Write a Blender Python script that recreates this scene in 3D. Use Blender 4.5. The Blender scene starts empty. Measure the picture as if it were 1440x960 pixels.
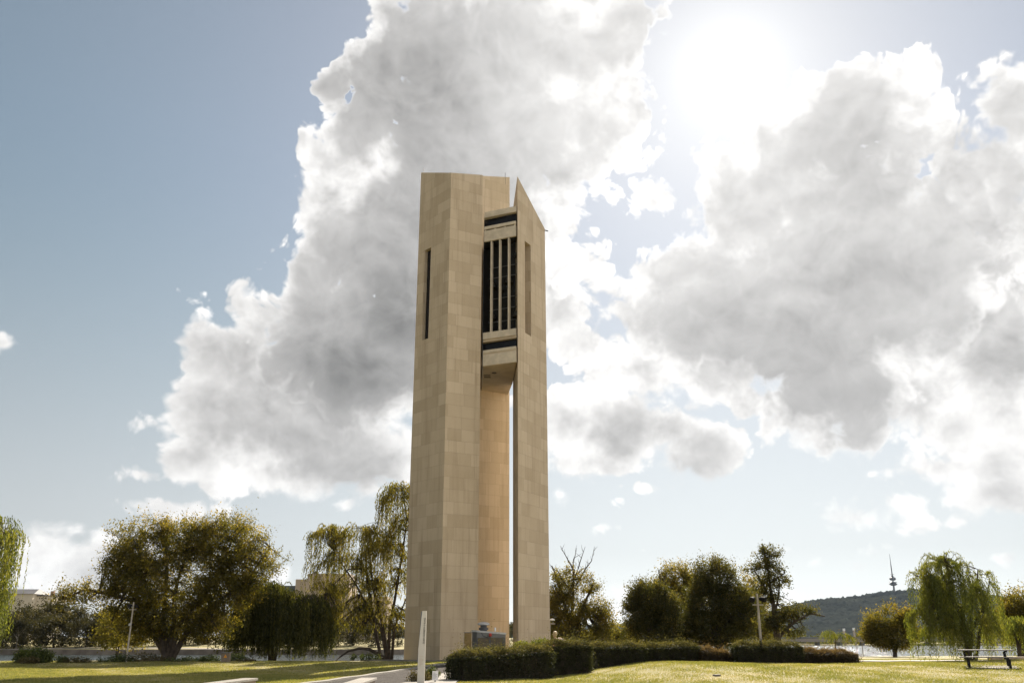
import bpy, bmesh, math, random
import numpy as np
from mathutils import Vector

# ------------------------------------------------------------------ camera
SC = bpy.context.scene
COL = SC.collection
R = math.radians
EYE = 1.74
PITCH = R(18.4)
F = 1260.0                     # focal length in photograph pixels (1440 wide)
CP, SP = math.cos(PITCH), math.sin(PITCH)

cam_d = bpy.data.cameras.new('camera')
cam_d.sensor_width = 36.0
cam_d.lens = F / 1440.0 * 36.0
cam_d.clip_start = 0.5
cam_d.clip_end = 30000.0
cam = bpy.data.objects.new('camera', cam_d)
cam.location = (0, 0, EYE)
cam.rotation_euler = (R(90) + PITCH, 0, 0)
COL.objects.link(cam)
SC.camera = cam

SUN_AZ, SUN_EL = 15.9, 34.2     # degrees, clockwise from +Y

# ------------------------------------------------------------------ colour management
SC.view_settings.view_transform = 'Standard'
SC.view_settings.look = 'None'
SC.view_settings.exposure = 1.45
SC.view_settings.gamma = 1.0
SC.view_settings.use_curve_mapping = False
SC.cycles.max_bounces = 8
SC.cycles.diffuse_bounces = 4
SC.cycles.glossy_bounces = 3
SC.cycles.transmission_bounces = 6
SC.cycles.transparent_max_bounces = 8
SC.cycles.volume_bounces = 0
SC.cycles.use_denoising = True
SC.cycles.use_adaptive_sampling = True
SC.cycles.adaptive_threshold = 0.011
SC.cycles.adaptive_min_samples = 20

# ------------------------------------------------------------------ sun
sun_d = bpy.data.lights.new('sun', 'SUN')
sun_d.energy = 5.0
sun_d.angle = R(0.6)
sun_d.color = (1.0, 0.90, 0.76)
sun = bpy.data.objects.new('sun', sun_d)
sv = Vector((math.sin(R(SUN_AZ)) * math.cos(R(SUN_EL)), math.cos(R(SUN_AZ)) * math.cos(R(SUN_EL)), math.sin(R(SUN_EL))))
sun.rotation_euler = sv.to_track_quat('Z', 'Y').to_euler()
sun.location = (30, 60, 120)
COL.objects.link(sun)

# ------------------------------------------------------------------ pixel helpers
def ray(px, py):
    """direction (x, 1, z) through a photograph pixel"""
    dx, dy = px - 720.0, 480.0 - py
    fw = F * CP - dy * SP
    return dx / fw, (F * SP + dy * CP) / fw

def at(px, py, Y):
    a, b = ray(px, py)
    return Vector((a * Y, Y, EYE + b * Y))

def azel(px, py):
    a, b = ray(px, py)
    return math.degrees(math.atan(a)), math.degrees(math.atan(b / math.hypot(a, 1)))

# ------------------------------------------------------------------ sky
W = bpy.data.worlds.new('World')
SC.world = W
W.use_nodes = True
wt = W.node_tree
wt.nodes.clear()

class NT:
    """little helper for writing node trees"""
    def __init__(self, tree): self.t = tree
    def n(self, typ, **kw):
        nd = self.t.nodes.new(typ)
        for k, v in kw.items(): setattr(nd, k, v)
        return nd
    def link(self, a, b): self.t.links.new(a, b)
    def put(self, sock, v):
        if isinstance(v, bpy.types.NodeSocket): self.link(v, sock)
        else: sock.default_value = v
    def math(self, op, a, b=0.0, c=0.0, clamp=False):
        nd = self.n('ShaderNodeMath', operation=op, use_clamp=clamp)
        self.put(nd.inputs[0], a); self.put(nd.inputs[1], b); self.put(nd.inputs[2], c)
        return nd.outputs[0]
    def vmath(self, op, a, b=(0, 0, 0), c=(0, 0, 0), out=0):
        nd = self.n('ShaderNodeVectorMath', operation=op)
        self.put(nd.inputs[0], a); self.put(nd.inputs[1], b)
        if len(nd.inputs) > 2 and op in ('MULTIPLY_ADD',): self.put(nd.inputs[2], c)
        return nd.outputs[out]
    def scale(self, a, s):
        nd = self.n('ShaderNodeVectorMath', operation='SCALE')
        self.put(nd.inputs[0], a); self.put(nd.inputs['Scale'], s)
        return nd.outputs[0]
    def ss(self, v, lo, hi, a=0.0, b=1.0):
        nd = self.n('ShaderNodeMapRange', interpolation_type='SMOOTHSTEP')
        self.put(nd.inputs[0], v); self.put(nd.inputs[1], lo); self.put(nd.inputs[2], hi)
        self.put(nd.inputs[3], a); self.put(nd.inputs[4], b)
        return nd.outputs[0]
    def lin(self, v, lo, hi, a=0.0, b=1.0):
        nd = self.n('ShaderNodeMapRange')
        self.put(nd.inputs[0], v); self.put(nd.inputs[1], lo); self.put(nd.inputs[2], hi)
        self.put(nd.inputs[3], a); self.put(nd.inputs[4], b)
        return nd.outputs[0]
    def mix(self, f, a, b):
        nd = self.n('ShaderNodeMix', data_type='RGBA')
        self.put(nd.inputs[0], f); self.put(nd.inputs[6], a); self.put(nd.inputs[7], b)
        return nd.outputs[2]
    def noise(self, vec, scale, detail=4.0, rough=0.5, dist=0.0):
        nd = self.n('ShaderNodeTexNoise')
        self.put(nd.inputs['Vector'], vec); nd.inputs['Scale'].default_value = scale
        nd.inputs['Detail'].default_value = detail; nd.inputs['Roughness'].default_value = rough
        nd.inputs['Distortion'].default_value = dist
        return nd.outputs[0]

w = NT(wt)
# cumulus masses: (x, y, rx, ry) in degrees of the sky they cover
NEAR_CLOUDS = [
 # towering central cloud
 (600,60,120,110),(760,50,145,105),(850,70,75,80),(640,200,165,120),(820,190,120,90),(895,170,55,70),
 (800,265,62,40),(560,310,165,120),(700,330,120,130),(490,480,140,105),(590,470,140,150),(505,180,55,70),
 (475,135,26,40),(425,285,34,30),(455,235,55,50),(540,10,50,70),(520,560,110,55),(440,400,50,60),(700,210,150,150),(540,100,60,80),(500,385,70,60),(470,330,50,50),
 # right-hand cloud
 (1215,155,120,88),(1130,210,100,82),(1280,190,72,95),(1060,290,115,90),(1180,320,195,115),(955,385,92,74),
 (1000,440,140,88),(1130,440,185,100),(1260,430,125,100),(1015,225,48,42),(1310,330,80,120),
 (1170,545,112,72),(1135,600,66,36),(1215,610,50,34),
 (1435,150,70,72),(1400,240,60,70),(1440,330,60,100),
]
FAR_CLOUDS = [
 # lower left bright cloud
 (340,430,64,46),(310,500,64,62),(300,570,84,64),(390,590,150,82),(280,645,80,36),(375,660,145,44),(480,630,110,62),
 (545,640,66,44),(215,590,24,14),(205,667,26,10),(250,714,50,11),(556,668,30,17),(381,716,10,6),(487,709,9,6),
 # far cumulus over the left shore
 (60,775,95,42),(140,805,130,62),(10,790,60,44),(270,718,32,11),(390,815,14,13),(5,483,11,7),(110,748,64,14),(40,745,40,12),
 # beside and behind the right-hand cloud
 (930,275,66,30),(900,440,48,60),(1390,250,90,95),(1430,340,80,130),(1400,480,100,110),(1350,400,90,100),(1250,520,95,55),
 (800,370,55,50),(785,425,50,66),(840,485,76,46),(900,515,120,48),(800,590,72,58),(870,605,95,64),(835,650,90,38),
 (885,682,70,17),(990,630,74,50),(930,600,90,44),(990,660,36,15),(785,692,19,17),(868,702,20,9),(848,740,14,5),(1010,500,80,70),
 (1060,560,40,30),(1300,560,75,72),(1345,600,105,66),(1410,580,90,110),(1260,660,46,17),(1335,655,120,40),(1405,690,90,42),(1205,728,52,23),
 (1290,738,32,13),(1265,705,80,22),(1230,775,24,12),(1150,790,12,6),(1100,772,11,6),(1110,835,20,16),(880,838,44,20),(862,858,58,26),
 (1215,795,16,7),(1425,785,22,10),(1060,775,6,5),(905,772,6,4),(1340,735,56,12),(1400,640,100,66),
]
HEAVY = [(500,520,120,75),(570,440,120,110),(600,120,130,130),(1120,480,160,70),(1210,230,90,110),(1030,450,100,60),
         (860,620,80,40),(390,640,150,40),(1160,560,90,50),(1430,510,60,60),(640,300,130,130),(1190,380,130,90)]

def sky_group(blobs, name, k):
    g = bpy.data.node_groups.new(name, 'ShaderNodeTree')
    g.interface.new_socket('uv', in_out='INPUT', socket_type='NodeSocketVector')
    g.interface.new_socket('field', in_out='OUTPUT', socket_type='NodeSocketFloat')
    q = NT(g)
    gi, go = q.n('NodeGroupInput'), q.n('NodeGroupOutput')
    cur = None
    for (px, py, rx, ry) in blobs:
        cx, cy = azel(px, py)
        ax = abs(azel(px + rx, py)[0] - azel(px - rx, py)[0]) / 2
        ay = abs(azel(px, py + ry)[1] - azel(px, py - ry)[1]) / 2
        v = q.vmath('MULTIPLY_ADD', gi.outputs[0], (1 / ax, 1 / ay, 0), (-cx / ax, -cy / ay, 0))
        L = q.vmath('LENGTH', v, out=1)
        m = min(ax, ay, 4.0)
        d = q.math('MULTIPLY_ADD', L, -m, m)
        cur = d if cur is None else q.math('SMOOTH_MAX', cur, d, k)
    q.link(cur, go.inputs[0])
    return g

tc = w.n('ShaderNodeTexCoord')
dirv = tc.outputs['Generated']
sx = w.n('ShaderNodeSeparateXYZ'); w.link(dirv, sx.inputs[0])
az = w.math('MULTIPLY', w.math('ARCTAN2', sx.outputs[0], sx.outputs[1]), 180 / math.pi)
el = w.math('MULTIPLY', w.math('ARCSINE', sx.outputs[2]), 180 / math.pi)
cx_ = w.n('ShaderNodeCombineXYZ'); w.link(az, cx_.inputs[0]); w.link(el, cx_.inputs[1])
uv = cx_.outputs[0]
gA = sky_group(NEAR_CLOUDS, 'near_cumulus_field', 1.3)
gB = sky_group(FAR_CLOUDS, 'far_cumulus_field', 0.6)
gH = sky_group(HEAVY, 'heavy_field', 1.5)
def field(g, vec):
    nd = w.n('ShaderNodeGroup'); nd.node_tree = g; w.link(vec, nd.inputs[0]); return nd.outputs[0]

# warped billow noise on the sky direction
warp = w.n('ShaderNodeTexNoise'); w.link(dirv, warp.inputs['Vector'])
warp.inputs['Scale'].default_value = 14; warp.inputs['Detail'].default_value = 3
wv = w.vmath('MULTIPLY_ADD', w.vmath('SUBTRACT', warp.outputs['Color'], (.5, .5, .5)), (.05, .05, .05), dirv)
def billow(vec):
    n1 = w.noise(vec, 11.0, 8.0, 0.53)
    vo = w.n('ShaderNodeTexVoronoi', feature='F1'); w.link(vec, vo.inputs['Vector'])
    vo.inputs['Scale'].default_value = 24.0; vo.inputs['Detail'].default_value = 3.0
    vo.inputs['Roughness'].default_value = 0.55
    b = w.math('SUBTRACT', 0.42, vo.outputs['Distance'])
    return w.math('MULTIPLY_ADD', b, 1.9, w.math('MULTIPLY', w.math('SUBTRACT', n1, 0.5), 5.2))
bil = billow(wv)
sunv = tuple(sv)
tow = w.scale(w.vmath('NORMALIZE', w.vmath('SUBTRACT', w.vmath('ADD', sunv, (0, 0, .35)), dirv)), 0.015)
bil2 = billow(w.vmath('ADD', wv, tow))
# generic broken cloud, unseen behind the viewer, thickened rightwards for fill light
back = w.ss(w.math('ABSOLUTE', az), 42.0, 60.0)
gen = w.math('MULTIPLY_ADD', w.noise(dirv, 2.6, 3.0, 0.5), 22.0, w.lin(az, -150.0, 120.0, -13.5, -8.6))
high = w.ss(el, 40.0, 52.0)
off = w.math('MAXIMUM', back, high)
# near the horizon clouds are far away: their billows shrink
amp = w.lin(el, 2.0, 22.0, 0.30, 1.0)
BIAS = 1.05
# soft and crisp edges alternate
edge = w.lin(w.noise(dirv, 7.0, 2.0, 0.5), 0.35, 0.65, 0.22, 0.95)
# angle to the sun
cosg = w.vmath('DOT_PRODUCT', w.vmath('NORMALIZE', dirv), sunv, out=1)
ang = w.math('MULTIPLY', w.math('ARCCOSINE', w.math('MINIMUM', cosg, 1.0)), 180 / math.pi)
nearsun = w.math('POWER', 2.718, w.math('MULTIPLY', ang, -1 / 13.0))
hv = field(gH, uv)
heavy = w.ss(w.math('MULTIPLY_ADD', bil, 0.6, hv), -3.0, 3.6)
thin = w.math('SUBTRACT', w.noise(dirv, 8.0, 5.0, 0.6), 0.5)
g0 = w.lin(nearsun, 0.03, 0.40, 0.61, 0.82)
lit = w.math('MULTIPLY_ADD', nearsun, 0.35, 1.10)
darken = w.lin(nearsun, 0.03, 0.35, -0.46, -0.20)
def layer(M, n_here, n_sunward, hv_amount, lift, soft):
    """backlit cumulus: thin rims pass the sunlight on, thick cores are grey"""
    Mb = w.math('MULTIPLY_ADD', amp, BIAS, M)
    D = w.math('MULTIPLY_ADD', n_here, amp, Mb)
    cover = w.ss(D, -0.05, edge)
    hvy = w.math('MULTIPLY', heavy, hv_amount)
    thick = w.math('ADD', w.math('MULTIPLY_ADD', thin, w.lin(nearsun, 0.03, 0.3, 7.0, 11.0), w.math('MULTIPLY', D, 0.95)), w.math('MULTIPLY', hvy, 2.6))
    core = w.ss(thick, 0.0, 2.7)
    relief = w.math('MULTIPLY', w.math('SUBTRACT', n_here, n_sunward), amp)
    grey = w.math('MULTIPLY_ADD', hvy, darken, w.math('ADD', g0, lift))
    mv = w.n('ShaderNodeMix', data_type='FLOAT'); w.link(core, mv.inputs[0]); w.link(lit, mv.inputs[2]); w.link(grey, mv.inputs[3])
    v = w.math('MULTIPLY_ADD', relief, w.lin(core, 0.0, 1.0, 0.28, soft), mv.outputs[0])
    return cover, w.math('MAXIMUM', v, 0.25)
bilF = billow(w.vmath('ADD', wv, (3.1, 1.7, 0.4)))
bilF2 = billow(w.vmath('ADD', w.vmath('ADD', wv, (3.1, 1.7, 0.4)), tow))
mx = w.n('ShaderNodeMix', data_type='FLOAT'); w.link(off, mx.inputs[0]); w.link(field(gA, uv), mx.inputs[2]); w.link(gen, mx.inputs[3])
coverN, valN = layer(mx.outputs[0], bil, bil2, 1.0, 0.0, 0.09)
coverF, valF = layer(field(gB, uv), bilF, bilF2, 0.6, 0.03, 0.12)
coverF = w.math('MULTIPLY', coverF, w.math('SUBTRACT', 1.0, off))
mv_ = w.n('ShaderNodeMix', data_type='FLOAT'); w.link(coverN, mv_.inputs[0]); w.link(valF, mv_.inputs[2]); w.link(valN, mv_.inputs[3])
cover = w.math('SUBTRACT', 1.0, w.math('MULTIPLY', w.math('SUBTRACT', 1.0, coverN), w.math('SUBTRACT', 1.0, coverF)))
val = w.math('MULTIPLY', mv_.outputs[0], w.math('MULTIPLY_ADD', back, 1.05, 1.0))   # sun-facing clouds behind the viewer, brightness added as fill for the tower
CLOUD_GAIN = 5.6
cc = w.n('ShaderNodeCombineColor')
w.link(w.math('MULTIPLY', val, CLOUD_GAIN), cc.inputs[0])
w.link(w.math('MULTIPLY', val, CLOUD_GAIN * 0.985), cc.inputs[1])
w.link(w.math('MULTIPLY', val, CLOUD_GAIN * 0.965), cc.inputs[2])
sky = w.n('ShaderNodeTexSky', sky_type='NISHITA', sun_disc=False)
sky.sun_elevation = R(SUN_EL); sky.sun_rotation = R(SUN_AZ)
sky.altitude = 560; sky.air_density = 1.0; sky.dust_density = 0.5; sky.ozone_density = 1.0
hs = w.n('ShaderNodeHueSaturation'); w.link(sky.outputs[0], hs.inputs['Color'])
w.link(w.ss(el, 2.0, 30.0, 0.16, 0.72), hs.inputs['Saturation']); w.link(w.lin(el, 0.0, 30.0, 0.41, 0.52), hs.inputs['Value'])
# aureole: forward scattering round the sun
aur = w.math('MULTIPLY_ADD', w.math('POWER', 2.718, w.math('MULTIPLY', ang, -1 / 1.9)), 2.6,
             w.math('MULTIPLY_ADD', w.math('POWER', 2.718, w.math('MULTIPLY', ang, -1 / 6.0)), 1.7, w.math('MULTIPLY', w.math('POWER', 2.718, w.math('MULTIPLY', ang, -1 / 24.0)), 2.5)))
ac = w.n('ShaderNodeCombineColor')
w.link(aur, ac.inputs[0]); w.link(w.math('MULTIPLY', aur, 0.985), ac.inputs[1]); w.link(w.math('MULTIPLY', aur, 0.95), ac.inputs[2])
skyc = w.vmath('ADD', w.vmath('MULTIPLY', w.scale(hs.outputs[0], w.math('MULTIPLY_ADD', w.math('POWER', 2.718, w.math('MULTIPLY', ang, -1 / 11.0)), -0.45, 1.0)), w.mix(w.math('MULTIPLY', w.ss(el, 4.0, 26.0), w.ss(ang, 16.0, 44.0)), (0.975, 1.0, 1.0, 1), (0.87, 1.0, 0.955, 1))), ac.outputs[0])
cloudc = w.vmath('ADD', cc.outputs[0], w.scale(ac.outputs[0], 0.22))
final = w.mix(cover, skyc, cloudc)
bg = w.n('ShaderNodeBackground'); w.link(final, bg.inputs[0]); bg.inputs[1].default_value = 0.058
wo = w.n('ShaderNodeOutputWorld'); w.link(bg.outputs[0], wo.inputs[0])

# ------------------------------------------------------------------ object helpers
rng = np.random.default_rng(7)
random.seed(7)

def tag(o, label=None, cat=None, group=None, kind=None):
    if label: o['label'] = label
    if cat: o['category'] = cat
    if group: o['group'] = group
    if kind: o['kind'] = kind
    return o

def empty(name, loc, label, cat, group=None, rz=0.0):
    o = bpy.data.objects.new(name, None)
    o.empty_display_size = 0.3
    o.location = loc; o.rotation_euler = (0, 0, rz)
    COL.objects.link(o)
    return tag(o, label, cat, group)

class MB:
    """collects polygons, then links them as one mesh object"""
    def __init__(self): self.v = []; self.f = []; self.uv = []
    def poly(self, pts, uv=None):
        k = len(self.v)
        self.v += [tuple(p) for p in pts]
        self.f.append(tuple(range(k, k + len(pts))))
        self.uv.append(uv if uv else [(0, 0)] * len(pts))
    def box(self, c, s, rz=0.0, tilt=None):
        """box by centre and full size"""
        hx, hy, hz = s[0] / 2, s[1] / 2, s[2] / 2
        P = [Vector((x, y, z)) for z in (-hz, hz) for (x, y) in ((-hx, -hy), (hx, -hy), (hx, hy), (-hx, hy))]
        if tilt:
            from mathutils import Euler
            m = Euler(tilt).to_matrix(); P = [m @ p for p in P]
        cz, sz = math.cos(rz), math.sin(rz)
        P = [Vector((p.x * cz - p.y * sz + c[0], p.x * sz + p.y * cz + c[1], p.z + c[2])) for p in P]
        for q in ((3, 2, 1, 0), (4, 5, 6, 7), (0, 1, 5, 4), (1, 2, 6, 5), (2, 3, 7, 6), (3, 0, 4, 7)):
            self.poly([P[i] for i in q])
        return self
    def prism(self, pts, z0, z1):
        """pts counter-clockwise seen from above; z0/z1 numbers or per-point lists"""
        n = len(pts)
        a = z0 if isinstance(z0, (list, tuple)) else [z0] * n
        b = z1 if isinstance(z1, (list, tuple)) else [z1] * n
        u = 0.0
        for i in range(n):
            j = (i + 1) % n
            L = math.hypot(pts[j][0] - pts[i][0], pts[j][1] - pts[i][1])
            self.poly([(*pts[i][:2], a[i]), (*pts[j][:2], a[j]), (*pts[j][:2], b[j]), (*pts[i][:2], b[i])],
                      [(u, a[i]), (u + L, a[j]), (u + L, b[j]), (u, b[i])])
            u += L
        self.poly([(*pts[i][:2], b[i]) for i in range(n)], [(p[0], p[1]) for p in pts])
        self.poly([(*pts[i][:2], a[i]) for i in reversed(range(n))], [(p[0], p[1]) for p in reversed(pts)])
        return self
    def tube(self, path, radii, sides=8, cap=True):
        path = [Vector(p) for p in path]
        rings = []
        for i, p in enumerate(path):
            d = (path[min(i + 1, len(path) - 1)] - path[max(i - 1, 0)]).normalized()
            a = d.cross(Vector((0, 0, 1)) if abs(d.z) < .92 else Vector((1, 0, 0))).normalized()
            b = a.cross(d).normalized()
            r = radii[i] if isinstance(radii, (list, tuple)) else radii
            rings.append([p + (a * math.cos(t) + b * math.sin(t)) * r for t in [2 * math.pi * k / sides for k in range(sides)]])
        for i in range(len(rings) - 1):
            for k in range(sides):
                m = (k + 1) % sides
                self.poly([rings[i][m], rings[i][k], rings[i + 1][k], rings[i + 1][m]])
        if cap:
            self.poly(rings[0]); self.poly(list(reversed(rings[-1])))
        return self
    def lathe(self, c, prof, sides=24):
        """prof: list of (radius, z) from the bottom up"""
        rings = [[Vector((c[0] + r * math.cos(2 * math.pi * k / sides), c[1] + r * math.sin(2 * math.pi * k / sides), c[2] + z)) for k in range(sides)] for r, z in prof]
        for i in range(len(rings) - 1):
            for k in range(sides):
                m = (k + 1) % sides
                self.poly([rings[i][k], rings[i][m], rings[i + 1][m], rings[i + 1][k]])
        self.poly(list(reversed(rings[0]))); self.poly(rings[-1])
        return self
    def build(self, name, mat, parent=None, smooth=False, bevel=0.0, weld=False):
        me = bpy.data.meshes.new(name)
        me.from_pydata(self.v, [], self.f)
        ul = me.uv_layers.new(name='UVMap')
        flat = [c for face in self.uv for p in face for c in p]
        ul.data.foreach_set('uv', flat)
        if smooth: me.polygons.foreach_set('use_smooth', [True] * len(me.polygons))
        if weld or bevel:
            bm = bmesh.new(); bm.from_mesh(me)
            bmesh.ops.remove_doubles(bm, verts=bm.verts, dist=0.0005)
            bm.to_mesh(me); bm.free()
        me.materials.append(mat)
        o = bpy.data.objects.new(name, me)
        COL.objects.link(o)
        if bevel:
            md = o.modifiers.new('bevel', 'BEVEL'); md.width = bevel; md.segments = 2; md.limit_method = 'ANGLE'
        if parent:
            o.parent = parent
            o.matrix_parent_inverse = parent_matrix(parent).inverted()
        return o

def parent_matrix(p):
    from mathutils import Matrix
    m = Matrix.LocRotScale(p.location, p.rotation_euler, p.scale)
    if p.parent: m = parent_matrix(p.parent) @ p.matrix_parent_inverse @ m
    return m

# ------------------------------------------------------------------ materials
def mat(name, rgb, rough=0.8, var=0.12, scale=3.0, metal=0.0, bump=0.0, bscale=20.0, spec=0.4, detail=6.0, rgb2=None, coords='Object'):
    m = bpy.data.materials.new(name); m.use_nodes = True
    q = NT(m.node_tree); b = m.node_tree.nodes['Principled BSDF']
    tcn = q.n('ShaderNodeTexCoord')
    nz = q.noise(tcn.outputs[coords], scale, detail, 0.6)
    c1 = [max(0, c * (1 - var)) for c in rgb]; c2 = rgb2 if rgb2 else [min(1, c * (1 + var)) for c in rgb]
    q.link(q.mix(q.ss(nz, 0.3, 0.7), (*c1, 1), (*c2, 1)), b.inputs['Base Color'])
    b.inputs['Roughness'].default_value = rough; b.inputs['Metallic'].default_value = metal
    b.inputs['Specular IOR Level'].default_value = spec
    if bump:
        bp = q.n('ShaderNodeBump'); bp.inputs['Strength'].default_value = bump; bp.inputs['Distance'].default_value = 0.05
        q.link(q.noise(tcn.outputs[coords], bscale, 5.0, 0.6), bp.inputs['Height']); q.link(bp.outputs[0], b.inputs['Normal'])
    return m

def leaf_mat(name, cols, trans=0.5, rough=0.55, gloss=0.02):
    """leaves: colour varies leaf by leaf (attribute tint), light passes through the blade"""
    m = bpy.data.materials.new(name); m.use_nodes = True
    q = NT(m.node_tree); m.node_tree.nodes.clear()
    at_ = q.n('ShaderNodeAttribute'); at_.attribute_name = 'tint'
    rp = q.n('ShaderNodeValToRGB')
    el_ = rp.color_ramp.elements
    while len(el_) < len(cols): el_.new(0.5)
    for i, c in enumerate(cols):
        el_[i].position = i / (len(cols) - 1); el_[i].color = (*c, 1)
    q.link(at_.outputs['Fac'], rp.inputs[0])
    d = q.n('ShaderNodeBsdfDiffuse'); q.link(rp.outputs[0], d.inputs[0])
    t = q.n('ShaderNodeBsdfTranslucent')
    q.link(q.vmath('MULTIPLY', rp.outputs[0], (1.30, 1.28, 0.62)), t.inputs[0])
    mx_ = q.n('ShaderNodeMixShader'); mx_.inputs[0].default_value = trans
    q.link(d.outputs[0], mx_.inputs[1]); q.link(t.outputs[0], mx_.inputs[2])
    g = q.n('ShaderNodeBsdfGlossy'); g.inputs['Roughness'].default_value = rough
    m2 = q.n('ShaderNodeMixShader'); m2.inputs[0].default_value = gloss
    q.link(mx_.outputs[0], m2.inputs[1]); q.link(g.outputs[0], m2.inputs[2])
    o = q.n('ShaderNodeOutputMaterial'); q.link(m2.outputs[0], o.inputs[0])
    return m

def stone_mat(name, c1, c2, c3, course=1.18, block=1.75, seed=0.0):
    m = bpy.data.materials.new(name); m.use_nodes = True
    q = NT(m.node_tree); b = m.node_tree.nodes['Principled BSDF']
    tcn = q.n('ShaderNodeTexCoord'); sp = q.n('ShaderNodeSeparateXYZ'); q.link(tcn.outputs['UV'], sp.inputs[0])
    row = q.math('FLOOR', q.math('DIVIDE', sp.outputs[1], course))
    wn = q.n('ShaderNodeTexWhiteNoise', noise_dimensions='1D'); q.link(q.math('ADD', row, seed), wn.inputs['W'])
    # each course is shifted and its slabs are cut to a different length
    sc = q.math('MULTIPLY_ADD', wn.outputs[0], 0.45, 0.80)
    u = q.math('MULTIPLY', q.math('MULTIPLY_ADD', wn.outputs[0], 7.0, sp.outputs[0]), sc)
    cb = q.n('ShaderNodeCombineXYZ'); q.link(u, cb.inputs[0]); q.link(sp.outputs[1], cb.inputs[1])
    br = q.n('ShaderNodeTexBrick', offset=0.0, squash=1.0); q.link(cb.outputs[0], br.inputs['Vector'])
    br.inputs['Color1'].default_value = (0, 0, 0, 1); br.inputs['Color2'].default_value = (1, 1, 1, 1)
    br.inputs['Mortar'].default_value = (.5, .5, .5, 1)
    br.inputs['Scale'].default_value = 1.0; br.inputs['Mortar Size'].default_value = 0.018
    br.inputs['Mortar Smooth'].default_value = 0.3
    br.inputs['Brick Width'].default_value = block; br.inputs['Row Height'].default_value = course
    blk = q.math('MULTIPLY', br.outputs['Color'], 1.0)
    n1 = q.noise(tcn.outputs['Object'], 0.35, 5.0, 0.6)
    n2 = q.noise(tcn.outputs['Object'], 9.0, 6.0, 0.7)
    mp = q.n('ShaderNodeMapping'); q.link(tcn.outputs['Object'], mp.inputs[0]); mp.inputs['Scale'].default_value = (2.6, 2.6, 0.12)
    n3 = q.noise(mp.outputs[0], 1.0, 5.0, 0.6)
    f = q.math('ADD', q.math('MULTIPLY', blk, 0.5), q.math('MULTIPLY_ADD', n1, 0.6, -0.10))
    col = q.mix(f, (*c1, 1), (*c2, 1))
    col = q.mix(q.math('MULTIPLY', q.ss(n3, 0.46, 0.75), 0.6), col, (*c3, 1))       # weather streaks
    col = q.mix(q.math('MULTIPLY', q.ss(n2, 0.5, 0.8), 0.25), col, (*[c * 1.15 for c in c2], 1))
    col = q.mix(q.math('MULTIPLY', br.outputs['Fac'], 0.28), col, (*[c * 0.55 for c in c3], 1))
    q.link(col, b.inputs['Base Color']); b.inputs['Roughness'].default_value = 0.85
    b.inputs['Specular IOR Level'].default_value = 0.25
    bp = q.n('ShaderNodeBump'); bp.inputs['Strength'].default_value = 0.5; bp.inputs['Distance'].default_value = 0.03
    q.link(q.math('SUBTRACT', q.math('MULTIPLY', n2, 0.35), br.outputs['Fac']), bp.inputs['Height']); q.link(bp.outputs[0], b.inputs['Normal'])
    return m

M = {}
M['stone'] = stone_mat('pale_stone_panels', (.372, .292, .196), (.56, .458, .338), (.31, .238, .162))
M['stone_rear_bounce'] = stone_mat('stone_panels_bounce_tint', (.44, .345, .225), (.64, .52, .375), (.38, .29, .19), seed=31.0)  # bounced light on the rear shaft put into a lighter, warmer stone colour
M['stone_trim'] = mat('stone_trim', (.50, .43, .335), .85, .14, 1.2, bump=.3, bscale=12)
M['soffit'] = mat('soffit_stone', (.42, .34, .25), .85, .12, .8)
M['concrete'] = mat('pale_concrete', (.18, .163, .14), .85, .14, 1.4, bump=.3, bscale=30)
M['white_paint'] = mat('white_paint', (.62, .58, .50), .5, .05, 2)
M['asphalt'] = mat('asphalt', (.060, .054, .049), 1.0, .3, 2.5, bump=.4, bscale=60, spec=.05)
M['dark_glass'] = mat('dark_glass', (.010, .010, .012), .2, .2, .5, spec=.2)
M['black_void'] = mat('dark_interior', (.012, .011, .010), .9, .2, 1)
M['bronze'] = mat('bronze', (.05, .045, .035), .5, .25, 3, metal=.6)
M['grey_metal'] = mat('grey_metal_cladding', (.085, .085, .09), .45, .15, 1.5, metal=.3)
M['mid_metal'] = mat('mid_grey_metal', (.15, .15, .155), .45, .15, 1.5, metal=.3)
M['brown_panel'] = mat('bronzed_panel', (.085, .066, .046), .28, .2, 1.0, metal=.2)
M['galv'] = mat('galvanised_steel', (.45, .45, .46), .4, .15, 2, metal=.5)
M['brass'] = mat('brass_panel', (.30, .20, .08), .3, .3, 1.2, metal=.5)
M['red'] = mat('red_plastic', (.35, .03, .02), .4)
M['white_plastic'] = mat('white_plastic', (.75, .75, .75), .4, .05)
M['timber_pole'] = mat('weathered_pole', (.34, .30, .25), .8, .2, 4, bump=.3)
M['lamp_black'] = mat('black_lamp_housing', (.012, .012, .013), .8, .2, spec=.1)
M['bark'] = mat('dark_bark', (.055, .042, .032), .95, .4, 3.0, bump=.6, bscale=8)
M['pale_bark'] = mat('pale_bark', (.30, .26, .21), .9, .3, 3.0, bump=.4)
M['ink'] = mat('dark_lettering', (.05, .045, .04), .6, .1)
M['bluegrey'] = mat('blue_grey_panel', (.10, .13, .18), .5, .1)
M['box_brown'] = mat('utility_box_paint', (.16, .125, .09), .6, .15, 2)
M['orange'] = mat('orange_sign', (.75, .30, .02), .5, .05)
M['slate_roof'] = mat('slate_roof', (.06, .06, .068), .7, .2, .3)
M['cream_wall'] = mat('cream_render', (.46, .41, .34), .85, .1, .1)
M['tan_wall'] = mat('tan_render', (.36, .29, .22), .85, .12, .1)
M['window_glass'] = mat('window_glass', (.05, .065, .075), .15, .2, .5, spec=.7)
M['bench_wood'] = mat('grey_table_slats', (.15, .135, .12), .5, .2, 3, bump=.2, spec=.2)
M['table_steel'] = mat('dark_table_frame', (.02, .019, .018), .7, .2, spec=.1)
M['skin'] = mat('skin', (.55, .33, .24), .6, .08)
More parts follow.
